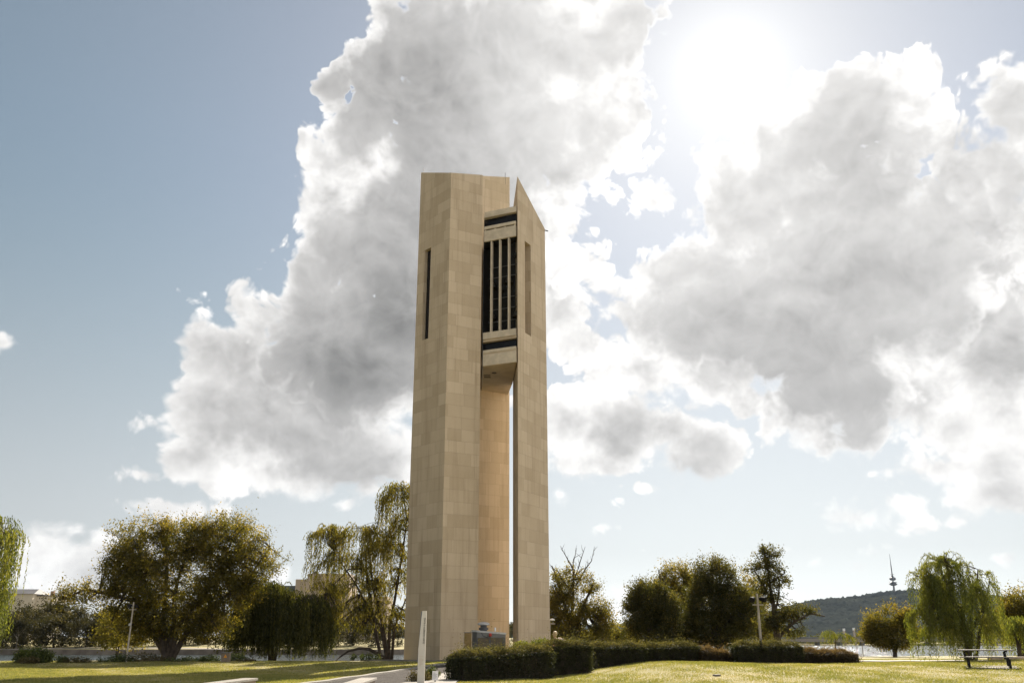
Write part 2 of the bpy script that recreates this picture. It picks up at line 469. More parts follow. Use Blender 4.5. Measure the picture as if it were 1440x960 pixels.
M['hair'] = mat('blond_hair', (.50, .36, .20), .5, .2, 30)
M['trousers'] = mat('blue_trousers', (.06, .07, .11), .8)

# ------------------------------------------------------------------ terrain
def sm(v, a, b):
    t = np.clip((v - a) / (b - a), 0, 1); return t * t * (3 - 2 * t)

def zfun(x, y):
    x = np.asarray(x, float); y = np.asarray(y, float)
    # the island lawn: shore runs across behind the tower and the trees
    shore = 91.0 + 16.0 * sm(x, -8, 22) + 2.2 * np.sin(x * .13) + 1.0 * np.sin(x * .41 + 1)
    shore = shore - 14 * sm(-x, 35, 90)
    isl = 1 - sm(y, shore - 3.0, shore + 5.0)
    mound = .62 * sm(x, 1.0, 9.0) * sm(y, 33, 48) * (1 - .72 * sm(y, 50, 68))
    mound = mound + .10 * sm(x, 1, 8) * np.sin(x * .21 + 1.1) * sm(y, 36, 46) * (1 - sm(y, 52, 70))
    knoll = .16 * sm(-x, 6, 14) * np.sin(y * .10 + x * .07) * sm(y, 40, 55) * (1 - sm(y, 72, 84))
    z_is = mound + knoll + .012 * np.sin(x * 1.7 + y * .9) - .25 * sm(y, 80, 100) * (1 - sm(x, 0, 10) * .6)
    bank = 221.0 + 385.0 * sm(x, -30, 60)
    far = sm(y, bank - 1.0, bank + 1.5)
    z_far = -.62 + .035 * np.clip(y - bank - 4, 0, 90) * (1 - sm(x, 0, 80)) + .4 * np.sin(x * .05)
    return isl * z_is + (1 - isl) * (-3.2) * (1 - far) + far * z_far

def zg(x, y): return float(zfun(x, y))

def ground_hit(px, py, y0=30.0, y1=700.0):
    a, b = ray(px, py)
    Y = y0
    while Y < y1:
        if EYE + b * Y <= zg(a * Y, Y): return Vector((a * Y, Y, zg(a * Y, Y)))
        Y += .1
    return Vector((a * y1, y1, EYE + b * y1))

def grid_obj(name, xs, ys, zf, m, kind='structure', smooth=True):
    X, Y = np.meshgrid(xs, ys)
    Z = zf(X, Y)
    co = np.stack([X, Y, Z], -1).reshape(-1, 3)
    nx, ny = len(xs), len(ys)
    i = (np.arange(ny - 1)[:, None] * nx + np.arange(nx - 1)[None]).reshape(-1)
    q = np.stack([i, i + 1, i + nx + 1, i + nx], -1)
    me = mesh_np(name, co, q, m, smooth)
    o = bpy.data.objects.new(name, me); COL.objects.link(o)
    if kind: o['kind'] = kind
    return o

def mesh_np(name, co, quads, m, smooth=False, tint=None):
    me = bpy.data.meshes.new(name)
    k = quads.shape[1]
    me.vertices.add(len(co)); me.vertices.foreach_set('co', np.ascontiguousarray(co, np.float32).ravel())
    me.loops.add(quads.size); me.loops.foreach_set('vertex_index', np.ascontiguousarray(quads, np.int32).ravel())
    me.polygons.add(len(quads)); me.polygons.foreach_set('loop_start', np.arange(0, quads.size, k, dtype=np.int32))
    if smooth: me.polygons.foreach_set('use_smooth', np.ones(len(quads), bool))
    if tint is not None:
        a = me.attributes.new('tint', 'FLOAT', 'FACE'); a.data.foreach_set('value', np.ascontiguousarray(tint, np.float32))
    me.update(calc_edges=True)
    me.materials.append(m)
    return me

def grass_mat(name='lawn'):
    m = bpy.data.materials.new(name); m.use_nodes = True
    q = NT(m.node_tree); b = m.node_tree.nodes['Principled BSDF']
    tcn = q.n('ShaderNodeTexCoord'); P = tcn.outputs['Object']
    n1 = q.noise(P, .22, 5, .6); n2 = q.noise(P, 1.6, 6, .65); n3 = q.noise(P, 14.0, 4, .7)
    c = q.mix(q.ss(n1, .35, .68), (.21, .195, .085, 1), (.30, .25, .13, 1))
    c = q.mix(q.math('MULTIPLY', q.ss(n2, .50, .72), .45), c, (.35, .28, .17, 1))
    c = q.mix(q.math('MULTIPLY', q.ss(n2, .50, .28), .55), c, (.14, .15, .055, 1))
    c = q.mix(q.math('MULTIPLY', q.ss(n3, .55, .75), .5), c, (.10, .09, .04, 1))
    q.link(c, b.inputs['Base Color']); b.inputs['Roughness'].default_value = .9; b.inputs['Specular IOR Level'].default_value = .15
    bp = q.n('ShaderNodeBump'); bp.inputs['Strength'].default_value = .9; bp.inputs['Distance'].default_value = .06
    q.link(q.math('ADD', n3, q.math('MULTIPLY', n2, .8)), bp.inputs['Height']); q.link(bp.outputs[0], b.inputs['Normal'])
    return m
M['lawn'] = grass_mat()

xs = np.unique(np.concatenate([np.linspace(-7000, -400, 12), np.linspace(-400, -70, 34), np.linspace(-70, 70, 181), np.linspace(70, 400, 34), np.linspace(400, 7000, 12)]))
ys = np.unique(np.concatenate([np.linspace(-60, 20, 12), np.linspace(20, 125, 181), np.linspace(125, 215, 12), np.linspace(215, 330, 70), np.linspace(330, 590, 20), np.linspace(590, 625, 36), np.linspace(625, 9300, 24)]))
grid_obj('ground', xs, ys, zfun, M['lawn'])

# the lake
def water_mat():
    m = bpy.data.materials.new('lake_water'); m.use_nodes = True
    q = NT(m.node_tree); b = m.node_tree.nodes['Principled BSDF']
    b.inputs['Base Color'].default_value = (.035, .045, .045, 1); b.inputs['Roughness'].default_value = .10
    b.inputs['IOR'].default_value = 1.33
    tcn = q.n('ShaderNodeTexCoord')
    mp = q.n('ShaderNodeMapping'); q.link(tcn.outputs['Object'], mp.inputs[0]); mp.inputs['Scale'].default_value = (.7, 1.5, 1)
    n1 = q.noise(mp.outputs[0], 1.1, 5, .6); n2 = q.noise(mp.outputs[0], .12, 3, .6)
    bp = q.n('ShaderNodeBump'); bp.inputs['Strength'].default_value = .55; bp.inputs['Distance'].default_value = .35
    q.link(q.math('ADD', n1, q.math('MULTIPLY', n2, 1.5)), bp.inputs['Height']); q.link(bp.outputs[0], b.inputs['Normal'])
    return m
M['water'] = water_mat()
grid_obj('water', np.linspace(-900, 1500, 3), np.linspace(84, 640, 3), lambda X, Y: X * 0 - 1.5, M['water'], smooth=False)

# ------------------------------------------------------------------ paths in front of the tower
def sheet(name, line_l, line_r, m, lift, thick=0.0, n=60, label=None):
    """a strip laid on the lawn between two polylines of (x, y)"""
    def samp(line, t):
        seg = t * (len(line) - 1); i = min(int(seg), len(line) - 2); f = seg - i
        return (line[i][0] * (1 - f) + line[i + 1][0] * f, line[i][1] * (1 - f) + line[i + 1][1] * f)
    mb = MB()
    Ls = [samp(line_l, k / n) for k in range(n + 1)]; Rs = [samp(line_r, k / n) for k in range(n + 1)]
    def zz(a, b, f):
        x, y = a[0] * (1 - f) + b[0] * f, a[1] * (1 - f) + b[1] * f
        return (x, y, zg(x, y) + lift)
    fr = (0, .33, .67, 1)
    for k in range(n):
        for i in range(3):
            mb.poly([zz(Ls[k], Rs[k], fr[i]), zz(Ls[k], Rs[k], fr[i + 1]), zz(Ls[k + 1], Rs[k + 1], fr[i + 1]), zz(Ls[k + 1], Rs[k + 1], fr[i])])
        if thick:
            for S, flip in ((Ls, False), (Rs, True)):
                a, b = zz(S[k], S[k], 0), zz(S[k + 1], S[k + 1], 0)
                p = [a, b, (b[0], b[1], b[2] - thick), (a[0], a[1], a[2] - thick)]
                mb.poly(p if flip else p[::-1])
    o = mb.build(name, m, smooth=False, weld=True)
    o['kind'] = 'structure'
    return o

sheet('road', [(-9.9, 22), (-7.15, 47), (-4.9, 70), (-4.1, 78)], [(-5.9, 22), (-4.05, 47), (-2.6, 70), (-2.0, 78)], M['asphalt'], .03)
sheet('kerb', [(-10.3, 22), (-7.5, 47), (-5.25, 70), (-4.35, 78)], [(-9.9, 22), (-7.15, 47), (-4.9, 70), (-4.1, 78)], M['concrete'], .11, .14)
sheet('path', [(-5.9, 22), (-4.05, 47), (-3.6, 52)], [(-2.2, 22), (-2.4, 47), (-2.6, 52)], M['concrete'], .045)
sheet('plinth', [(-14.2, 88.0), (-9.0, 81.6), (-2, 80.2), (8, 82.6)], [(-16, 95), (-9, 104), (-2, 106), (8, 103)], M['concrete'], .12, .3)
sheet('lakeside_path', [(16.5, 70.0), (26, 71.0), (40, 73), (60, 76)], [(16.5, 73.2), (26, 74.2), (40, 76.2), (60, 79.2)], M['concrete'], .06, .12)

# ------------------------------------------------------------------ the bell tower
GC = Vector((-6.48, 85.0))
GL = Vector((-10.17, 89.2)); GR = Vector((-3.19, 86.84)); GP = Vector((-5.6, 91.4))
GN = Vector((.58, 85.3)); GQ = Vector((3.67, 91.1)); GB = Vector((2.7, 94.4)); GM = Vector((.10, 93.7))
GS = Vector((-4.4, 95.46)); GW = Vector((-.29, 97.9)); GB1 = Vector((-1.6, 103.0)); GB2 = Vector((-5.8, 100.5))

def vplane(px, py, A, B):
    """(distance along A->B, z) where a pixel's ray meets the upright plane through A and B"""
    a, b = ray(px, py)
    d = (B - A)
    # (A + d t).x = a (A + d t).y
    t = (a * A.y - A.x) / (d.x - a * d.y)
    Y = A.y + d.y * t
    return t * d.length, EYE + b * Y

def shaft(pts, tops, holes, u0):
    """upright prism with a slanted top; holes {side: (ua, ub, za, zb, depth)}"""
    mb = MB(); n = len(pts); u = u0
    dark = MB()
    for i in range(n):
        A, B = pts[i], pts[(i + 1) % n]; ta, tb = tops[i], tops[(i + 1) % n]
        d = (B - A); L = d.length; d = d / L; nrm = Vector((d.y, -d.x))
        P = lambda s, z, dep=0.0: (A.x + d.x * s - nrm.x * dep, A.y + d.y * s - nrm.y * dep, z)
        base = -.4
        top = lambda s: ta + (tb - ta) * s / L
        if i in holes:
            ua, ub, (zal, zar), (zbl, zbr), dep = holes[i]
            q = lambda l: mb.poly([P(*p) for p in l], [(u + p[0], p[1]) for p in l])
            q([(0, base), (ua, base), (ua, top(ua)), (0, ta)])
            q([(ub, base), (L, base), (L, tb), (ub, top(ub))])
            q([(ua, base), (ub, base), (ub, zar), (ua, zal)])
            q([(ua, zbl), (ub, zbr), (ub, top(ub)), (ua, top(ua))])
            def rv(p0, p1, uvs=None):
                mb.poly([P(*p0), P(*p0, dep), P(*p1, dep), P(*p1)], [(0, p0[1]), (dep, p0[1]), (dep, p1[1]), (0, p1[1])])
            rv((ua, zal), (ua, zbl)); rv((ub, zbr), (ub, zar)); rv((ub, zar), (ua, zal)); rv((ua, zbl), (ub, zbr))
            dark.poly([P(ua, zal, dep), P(ub, zar, dep), P(ub, zbr, dep), P(ua, zbl, dep)])
        else:
            mb.poly([P(0, base), P(L, base), P(L, tb), P(0, ta)], [(u, base), (u + L, base), (u + L, tb), (u, ta)])
        u += L + 3.3
    mb.poly([(p.x, p.y, t) for p, t in zip(pts, tops)], [(p.x, p.y) for p in pts])
    return mb, dark

tower = empty('bell_tower', (-2.5, 90, 0), 'tall pale stone bell tower of three slanted-top shafts holding a belfry between them', 'tower')
# left shaft: L -> C -> R -> P (counter-clockwise seen from above)
def roof_left(p): d = p - GC; return 48.96 - .059 * d.x + .508 * d.y
pl = [GL, GC, GR, GP]
h1 = vplane(594.9, 420, GL, GC)[0]; h2 = vplane(603.9, 420, GL, GC)[0]
hole = (h1, h2, (vplane(593.3, 479.5, GL, GC)[1], vplane(601.9, 474.8, GL, GC)[1]), (vplane(596.4, 353.7, GL, GC)[1], vplane(605.8, 346.7, GL, GC)[1]), .75)
zlo = sum(hole[2]) / 2; zhi = sum(hole[3]) / 2
mbs, drk = shaft(pl, [roof_left(p) for p in pl], {0: (hole[0], hole[1], (zlo, zlo), (zhi, zhi), .42)}, 0.0)
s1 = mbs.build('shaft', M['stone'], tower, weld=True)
s1['label'] = 'broad left shaft showing two faces and a tall slit window'
drk.build('slit_window', M['dark_glass'], s1)
# right shaft: N -> Q -> B -> M
pr = [GN, GQ, GB, GM]; tr = [48.7, 45.3, 46.4, 49.0]
h1 = vplane(738.2, 400, GN, GQ)[0]; h2 = vplane(746.6, 400, GN, GQ)[0]
zlo = (vplane(738, 467.5, GN, GQ)[1] + vplane(747, 472.8, GN, GQ)[1]) / 2
zhi = (vplane(738, 338.3, GN, GQ)[1] + vplane(746, 345.3, GN, GQ)[1]) / 2
mbs, drk = shaft(pr, tr, {0: (h1, h2, (zlo, zlo), (zhi, zhi), 2.3)}, 40.0)
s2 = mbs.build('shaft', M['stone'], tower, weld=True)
s2['label'] = 'right-hand shaft with a sharply raked pointed top'
drk.build('slit_window', M['dark_glass'], s2)
# rear shaft: S -> W -> B1 -> B2
pm = [GS, GW, GB1, GB2]
mbs, drk = shaft(pm, [54.4, 55.5, 57.4, 56.2], {}, 80.0)
s3 = mbs.build('shaft', M['stone_rear_bounce'], tower, weld=True)
s3['label'] = 'rear shaft seen in the gap between the other two'
# rods on the tops
for (px, py, Yd, pt) in ((595.5, 236, 89.0, s1), (710.5, 243, 97.6, s3)):
    p = at(px, py, Yd)
    MB().tube([p + Vector((0, 0, -1.6)), p], .03, 6).build('lightning_rod', M['grey_metal'], pt)
pq = Vector((GQ.x, GQ.y, 45.1))
MB().tube([pq + Vector((-.1, .1, .1)), pq + Vector((.35, -.1, -.12))], .06, 6).build('water_spout', M['bronze'], s2)

# belfry: bands on the front edge F0 -> F1, floors run back to the rear shaft
F0 = Vector((-3.02, 86.95)); F1 = Vector((.52, 85.38))
fd = (F1 - F0).normalized(); fn = Vector((fd.y, -fd.x))            # fn faces the viewer
def zf_(py): return vplane(679.0, py, F0, F1)[1]
def plan(inset, back=True):
    S_ = Vector((-3.35, 96.03)); E_ = Vector((.04, 93.4))
    a = F0 + fd * .06 + (S_ - F0).normalized() * inset * 1.1; b = F1 - fd * .06 + (E_ - F1).normalized() * inset * .85
    return [a, b, Vector((.04, 93.4)), Vector((-.45, 97.75)), Vector((-3.35, 96.03))]
z_roof, z_f0, z_g0, z_b1, z_s1, z_b2 = zf_(299.2), zf_(306.8), zf_(319.6), zf_(323.8), zf_(325.5), zf_(340.5)
z_o0, z_sb, z_e, z_g1, z_c1, z_t1, z_bot = zf_(468.5), zf_(477.8), zf_(481), zf_(492.9), zf_(496.9), zf_(499.4), zf_(515)
belfry = []
MB().prism(plan(0), z_f0, z_roof).build('roof_slab', M['stone_trim'], tower)
MB().prism(plan(.55), z_g0 - .3, z_f0 - .004).build('glass_band', M['dark_glass'], tower)
def strip(z0, z1, out, depth, name, m, s0=.08, s1=.12):
    a = F0 + fd * s0 + fn * out; b = F1 - fd * s1 + fn * out
    return MB().prism([a, b, b - fn * depth, a - fn * depth], z0, z1).build(name, m, tower, bevel=.015)
strip(z_b1, z_g0, .05, .22, 'rail', M['stone_trim'])
strip(z_b2, z_s1, .03, .22, 'parapet', M['stone_trim'])
def blocks(z0, z1):
    L = (F1 - F0).length
    for k in range(4):
        c = F0 + fd * (.18 + k * (L - .42) / 3) - fn * .08
        MB().box((c.x, c.y, (z0 + z1) / 2), (.16, .12, z1 - z0 + .02), math.atan2(fd.y, fd.x)).build('rail_block', M['stone_trim'], tower)
blocks(z_s1, z_b1)
MB().prism(plan(.28), z_b2 + .02, z_g0 - .31).build('gallery_floor', M['black_void'], tower)
# open bell stage
MB().prism(plan(1.9), z_o0 + .01, z_b2 - .01).build('bell_stage', M['black_void'], tower)
L = (F1 - F0).length
for k, px in enumerate((690.0, 702.0, 714.6)):
    u, _ = vplane(px, 400, F0, F1)
    c = F0 + fd * u - fn * .25
    MB().box((c.x, c.y, (z_o0 + z_b2) / 2), (.135, .42, z_b2 - z_o0 - .01), math.atan2(fd.y, fd.x)).build('mullion', M['stone_trim'], tower, bevel=.015)
# bells and their beams glimpsed in the opening
for (px, py, r) in ((686, 396, .42), (698, 400, .36), (709, 388, .5), (686, 440, .38), (720, 436, .45), (697, 455, .34), (719, 352, .3)):
    u, z = vplane(px, py, F0, F1); c = F0 + fd * u - fn * 1.2
    MB().lathe((c.x, c.y, z - r * .8), [(r, 0), (r * .96, r * .08), (r * .78, r * .45), (r * .6, r * 1.0), (r * .52, r * 1.35), (r * .2, r * 1.55)], 20).build('bell', M['bronze'], tower, smooth=True)
for py in (385.5, 430.5, 371, 415, 448):
    z = vplane(690, py, F0, F1)[1]; a = F0 + fd * .2 - fn * 1.15; b = F1 - fd * .2 - fn * 1.15
    MB().tube([(a.x, a.y, z), (b.x, b.y, z)], .05, 6).build('bell_beam', M['grey_metal'], tower)
strip(z_sb, z_o0, .10, .6, 'sill', M['stone_trim'])
MB().prism(plan(.04), z_e, z_sb - .004).build('sill_slab', M['soffit'], tower)
MB().prism(plan(.5), z_g1 - .2, z_e - .004).build('glass_band', M['dark_glass'], tower)
strip(z_c1, z_g1, .05, .22, 'rail', M['stone_trim'])
blocks(z_t1, z_c1)
strip(z_bot + .02, z_t1, .03, .24, 'parapet', M['stone_trim'])
MB().prism(plan(.0), z_bot, z_g1 - .22).build('soffit', M['soffit'], tower)
cs = at(695, 528, 89.2); MB().lathe((cs.x, 89.2, z_bot - .06), [(.22, 0), (.25, .03), (.25, .055)], 16).build('soffit_light', M['bronze'], tower)
for yy in (90.1, 90.8):
    MB().box((-2.6, yy, z_bot - .03), (.7, .14, .05)).build('soffit_vent', M['black_void'], tower)

# ------------------------------------------------------------------ vegetation
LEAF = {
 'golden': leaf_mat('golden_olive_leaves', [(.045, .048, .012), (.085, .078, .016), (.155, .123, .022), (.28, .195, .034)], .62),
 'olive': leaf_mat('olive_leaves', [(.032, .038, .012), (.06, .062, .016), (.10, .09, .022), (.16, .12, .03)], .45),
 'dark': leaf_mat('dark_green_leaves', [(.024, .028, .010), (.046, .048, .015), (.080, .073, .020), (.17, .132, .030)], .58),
 'willow': leaf_mat('willow_leaves', [(.055, .068, .016), (.095, .11, .022), (.15, .155, .03), (.22, .20, .04)], .5),
 'willow_gold': leaf_mat('yellowing_willow_leaves', [(.06, .06, .014), (.11, .10, .020), (.17, .14, .026), (.25, .19, .04)], .5),
 'willow_dark': leaf_mat('dark_willow_leaves', [(.026, .030, .010), (.045, .050, .014), (.075, .075, .018), (.12, .11, .024)], .42),
 'hedge': leaf_mat('hedge_leaves', [(.012, .016, .006), (.024, .028, .010), (.050, .050, .017), (.13, .11, .040)], .42, gloss=.025),
 'redhedge': leaf_mat('reddish_hedge_leaves', [(.018, .016, .007), (.034, .027, .012), (.075, .046, .022), (.15, .10, .05)], .42, gloss=.025),
 'shrub': leaf_mat('shrub_leaves', [(.025, .036, .012), (.05, .066, .018), (.08, .10, .026), (.13, .13, .04)], .35),
 'brownshrub': leaf_mat('brown_shrub_leaves', [(.04, .034, .016), (.065, .055, .024), (.10, .08, .032), (.14, .11, .045)], .3),
 'gum': leaf_mat('gum_leaves', [(.025, .025, .013), (.042, .040, .019), (.072, .062, .026), (.13, .105, .04)], .3),
 'grass': leaf_mat('grass_blades', [(.125, .14, .042), (.198, .192, .064), (.272, .238, .090), (.36, .30, .14)], .45, gloss=.02),
}

def quads(cen, u, v):
    """rhombic leaves: centre, half-length vector u, half-width vector v"""
    n = len(cen)
    co = np.empty((n, 4, 3), np.float32)
    co[:, 0] = cen - u; co[:, 1] = cen + v - u * .1; co[:, 2] = cen + u; co[:, 3] = cen - v - u * .1
    return co.reshape(-1, 3), np.arange(n * 4, dtype=np.int32).reshape(-1, 4)

def unit(n):
    d = rng.normal(size=(n, 3)); return d / np.linalg.norm(d, axis=1)[:, None]

def leaves(cen, size, aspect=.5, droop=0.0):
    n = len(cen)
    u = unit(n); u[:, 2] -= droop; u /= np.linalg.norm(u, axis=1)[:, None]
    w_ = unit(n); v = np.cross(u, w_); v /= np.linalg.norm(v, axis=1)[:, None] + 1e-6
    s = (size * rng.uniform(.6, 1.35, n))[:, None]
    return quads(cen, u * s * .5, v * s * .5 * aspect)

def link_np(name, co, q, m, parent, tint=None, smooth=False):
    me = mesh_np(name, co, q, m, smooth, tint)
    o = bpy.data.objects.new(name, me); COL.objects.link(o)
    if parent:
        o.parent = parent; o.matrix_parent_inverse = parent_matrix(parent).inverted()
    return o

def bend(a, b, k, sag=0.0, wob=.06):
    """curved path from a to b"""
    a, b = Vector(a), Vector(b); L = (b - a).length
    mid = (a + b) / 2 + Vector((rng.normal() * wob * L, rng.normal() * wob * L, rng.normal() * wob * L + sag * L))
    return [(a * (1 - t) ** 2 + mid * 2 * t * (1 - t) + b * t * t) for t in [i / k for i in range(k + 1)]]

def taper(r0, r1, k): return [r0 + (r1 - r0) * i / k for i in range(k + 1)]

def lobe3(l, Y):
    """crown lobe given in photograph pixels at distance Y -> centre and radii in metres"""
    px, py, rx, ry = l[:4]; dy = l[4] if len(l) > 4 else 0.0
    Yl = Y + dy
    c = at(px, py, Yl)
    ax = (at(px + rx, py, Yl) - at(px - rx, py, Yl)).length / 2
    az_ = abs(at(px, py - ry, Yl).z - at(px, py + ry, Yl).z) / 2
    return c, np.array([ax, .85 * (ax + az_) / 2 + .2, az_])

def broadleaf(name, label, Y, base, stems, lobes, leaf, nclump, per, lsize, csize, bark='bark', tr=.22, group=None, bare=(), cat='tree', hollow=.45, twigs=True, gaps=.9):
    """tapered trunk and limbs in one part, a crown of leaf clumps in another.
    stems: pixel points the main limbs pass through"""
    b = ground_hit(*base, y0=Y - 6, y1=Y + 6) if False else at(base[0], base[1], Y)
    b.z = zg(b.x, Y) - .15
    t = empty(name, b, label, cat, group)
    tk = MB()
    L3 = [lobe3(l, Y) for l in lobes]
    area = np.array([r[0] * r[2] for _, r in L3]); area = area / area.sum()
    # limbs
    knots = []
    for st in stems:
        pts = [b + Vector((rng.normal() * tr * .8, rng.normal() * tr * .8, 0))] + [at(p[0], p[1], Y + (p[2] if len(p) > 2 else 0)) for p in st]
        path = []
        for i in range(len(pts) - 1):
            seg = bend(pts[i], pts[i + 1], 4, 0, .035); path += seg if i == 0 else seg[1:]
        n = len(path) - 1
        rad = [tr * (1 - .78 * i / n) for i in range(n + 1)]; rad[0] *= 1.35
        tk.tube(path, rad, 8)
        knots += [(p, rad[i]) for i, p in enumerate(path) if i >= n * .35]
    cen, tint = [], []
    for k in range(nclump):
        i = rng.choice(len(L3), p=area); c, r = L3[i]
        d = unit(1)[0]; rr = (hollow + (1 - hollow) * rng.random() ** .6) * (1 + .10 * rng.normal())
        p = np.array(c) + d * r * rr
        # the crown has real holes
        hole = math.sin(p[0] * 1.25 + 1.7 * math.sin(p[2] * .8)) * math.sin(p[2] * 1.35 + p[1] * .6 + 1.1 * math.sin(p[0] * .7))
        if hole < -.38 and rng.random() < gaps: continue
        # clumps carry a shared tone, leaves differ a little
        tn = np.clip(rng.normal(.42 + .22 * max(0, d[2]) * rr, .16), 0, 1)  # upper clumps tinted towards gold, sunlit tops put into the leaf colour
        m = int(per * rng.uniform(.5, 1.4)); sz = csize * rng.uniform(.6, 1.35)
        spr = d * .8 + np.array([0, 0, .7]); spr /= np.linalg.norm(spr)
        q = p + rng.normal(size=(m, 3)) * sz * np.array([.8, .8, .62]) + spr * (rng.normal(size=(m, 1)) * sz * 1.05)
        cen.append(q); tint.append(np.clip(tn + rng.normal(size=m) * .14, 0, 1))
        if twigs and k % 2 == 0 and knots:
            pv = Vector(p); a = min(knots, key=lambda kk: (kk[0] - pv).length)
            tk.tube(bend(a[0], pv, 4, .05, .07), taper(min(a[1] * .6, tr * .28), .012, 4), 5, False)
    for bp in bare:
        pts = [at(p[0], p[1], Y) for p in bp]
        path = []
        for i in range(len(pts) - 1):
            seg = bend(pts[i], pts[i + 1], 3, 0, .04); path += seg if i == 0 else seg[1:]
        tk.tube(path, taper(.10, .018, len(path) - 1), 6)
        for i in range(2, len(path) - 1):
            e = path[i] + Vector((rng.normal() * .35, rng.normal() * .3, rng.uniform(.3, .9)))
            tk.tube(bend(path[i], e, 3), taper(.03, .008, 3), 4, False)
    tk.build('trunk', M[bark], t, smooth=True)
    cen = np.concatenate(cen); tint = np.concatenate(tint)
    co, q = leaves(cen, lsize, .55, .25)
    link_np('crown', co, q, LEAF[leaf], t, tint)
    return t

def willow(name, label, Y, base, stems, domes, leaf, nstr, floor_py, lsize=.2, wid=.30, group=None, tr=.28, vary=.45, curtains=70, low=(), deep=(.3, 1.0), bark='bark', wisps=0):
    """weeping tree: strands of narrow leaves hang from arching limbs"""
    b = at(base[0], base[1], Y); b.z = zg(b.x, Y) - .15
    t = empty(name, b, label, 'tree', group)
    tk = MB(); knots = []
    for st in stems:
        pts = [b + Vector((rng.normal() * tr * .7, rng.normal() * tr * .7, 0))] + [at(p[0], p[1], Y + (p[2] if len(p) > 2 else 0)) for p in st]
        path = []
        for i in range(len(pts) - 1):
            seg = bend(pts[i], pts[i + 1], 4, .0, .03); path += seg if i == 0 else seg[1:]
        n = len(path) - 1; rad = [tr * (1 - .82 * i / n) for i in range(n + 1)]; rad[0] *= 1.3
        tk.tube(path, rad, 8); knots += [(p, rad[i]) for i, p in enumerate(path) if i >= n * .4]
    for lp in low:
        pts = [at(p[0], p[1], Y + (p[2] if len(p) > 2 else 0)) for p in lp]
        path = []
        for i in range(len(pts) - 1):
            seg = bend(pts[i], pts[i + 1], 4, .0, .02); path += seg if i == 0 else seg[1:]
        tk.tube(path, taper(.2, .06, len(path) - 1), 7)
    D3 = [lobe3(l, Y) for l in domes]
    area = np.array([r[0] * r[2] ** .5 for _, r in D3]); area /= area.sum()
    zf0 = at(base[0], floor_py, Y).z
    cen, U, V, tint = [], [], [], []
    for c_ in range(curtains):
        i = rng.choice(len(D3), p=area); c, r = D3[i]
        d = unit(1)[0]; d[2] = abs(d[2]) * .9 + .1; d /= np.linalg.norm(d)
        top = np.array(c) + d * r * rng.uniform(.72, 1.04)
        out = np.array([d[0], d[1], 0]); nn = np.linalg.norm(out); out = out / nn if nn > 1e-3 else out
        a = min(knots, key=lambda kk: (kk[0] - Vector(top)).length)
        tk.tube(bend(a[0], top, 5, .16, .04), taper(min(a[1] * .55, .09), .015, 5), 5, False)
        tn0 = np.clip(rng.normal(.45, .24), 0, 1)
        dp = rng.uniform(*deep)
        for s in range(max(1, int(nstr / curtains * rng.uniform(.5, 1.5)))):
            st = top + rng.normal(size=3) * np.array([.40, .40, .16]) * r.mean() * .36
            full = st[2] - zf0
            ln = full * np.clip(dp + rng.normal() * .1, .05, 1.0) * (1 - vary * rng.random())
            if ln < .3: continue
            stp = lsize * .62; m = int(ln / stp)
            tt = np.linspace(0, 1, m)
            arch = np.minimum(tt * ln, 1.0)
            sway = rng.normal() * .15
            pos = np.empty((m, 3))
            pos[:, 0] = st[0] + out[0] * .55 * np.sqrt(arch) + sway * tt + rng.normal(size=m) * .035
            pos[:, 1] = st[1] + out[1] * .55 * np.sqrt(arch) + rng.normal(size=m) * .035
            pos[:, 2] = st[2] + .22 * np.sin(np.minimum(tt * ln * 1.6, 3.14)) - tt * ln
            u = np.stack([rng.normal(size=m) * .38, rng.normal(size=m) * .38, -np.ones(m)], 1); u /= np.linalg.norm(u, axis=1)[:, None]
            w_ = unit(m); v = np.cross(u, w_); v /= np.linalg.norm(v, axis=1)[:, None] + 1e-6
            sc = (lsize * rng.uniform(.7, 1.3, m))[:, None]
            cen.append(pos); U.append(u * sc * .5); V.append(v * sc * .5 * wid)
            tint.append(np.clip(tn0 + rng.normal(size=m) * .13, 0, 1))
    for k in range(wisps):
        # thin sprays that arch up over the crown and droop
        i = rng.choice(len(D3), p=area); c, r = D3[i]
        d = unit(1)[0]; d[2] = abs(d[2]) + .5; d /= np.linalg.norm(d)
        p0 = np.array(c) + d * r * .9; ln = rng.uniform(.7, 1.7) * (r.mean() / 1.5 + .4) * .8
        o2 = np.array([d[0], d[1], 0]) + rng.normal(size=3) * .3; o2[2] = 0; o2 /= np.linalg.norm(o2) + 1e-6
        tt = np.linspace(0, 1, 16)[:, None]
        pos = p0 + o2 * tt * ln * .75 + np.array([0, 0, 1]) * (1.7 * tt - 2.6 * tt ** 2) * ln * .8
        tk.tube([Vector(x) for x in pos[::3]], [.014, .012, .010, .008, .006, .005], 4, False)
        a = min(knots, key=lambda kk: (kk[0] - Vector(p0)).length)
        tk.tube(bend(a[0], p0, 4, .1, .04), taper(min(a[1] * .5, .05), .014, 4), 5, False)
        pos = np.repeat(pos, 3, 0) + rng.normal(size=(48, 3)) * .05
        u = np.stack([rng.normal(size=48) * .5, rng.normal(size=48) * .5, -np.ones(48)], 1); u /= np.linalg.norm(u, axis=1)[:, None]
        v = np.cross(u, unit(48)); v /= np.linalg.norm(v, axis=1)[:, None] + 1e-6
        cen.append(pos); U.append(u * lsize * .42); V.append(v * lsize * .42 * wid); tint.append(np.clip(.6 + rng.normal(size=48) * .2, 0, 1))
    co, q = quads(np.concatenate(cen), np.concatenate(U), np.concatenate(V))
    tk.build('trunk', M[bark], t, smooth=True)
    link_np('crown', co, q, LEAF[leaf], t, np.concatenate(tint))
    return t

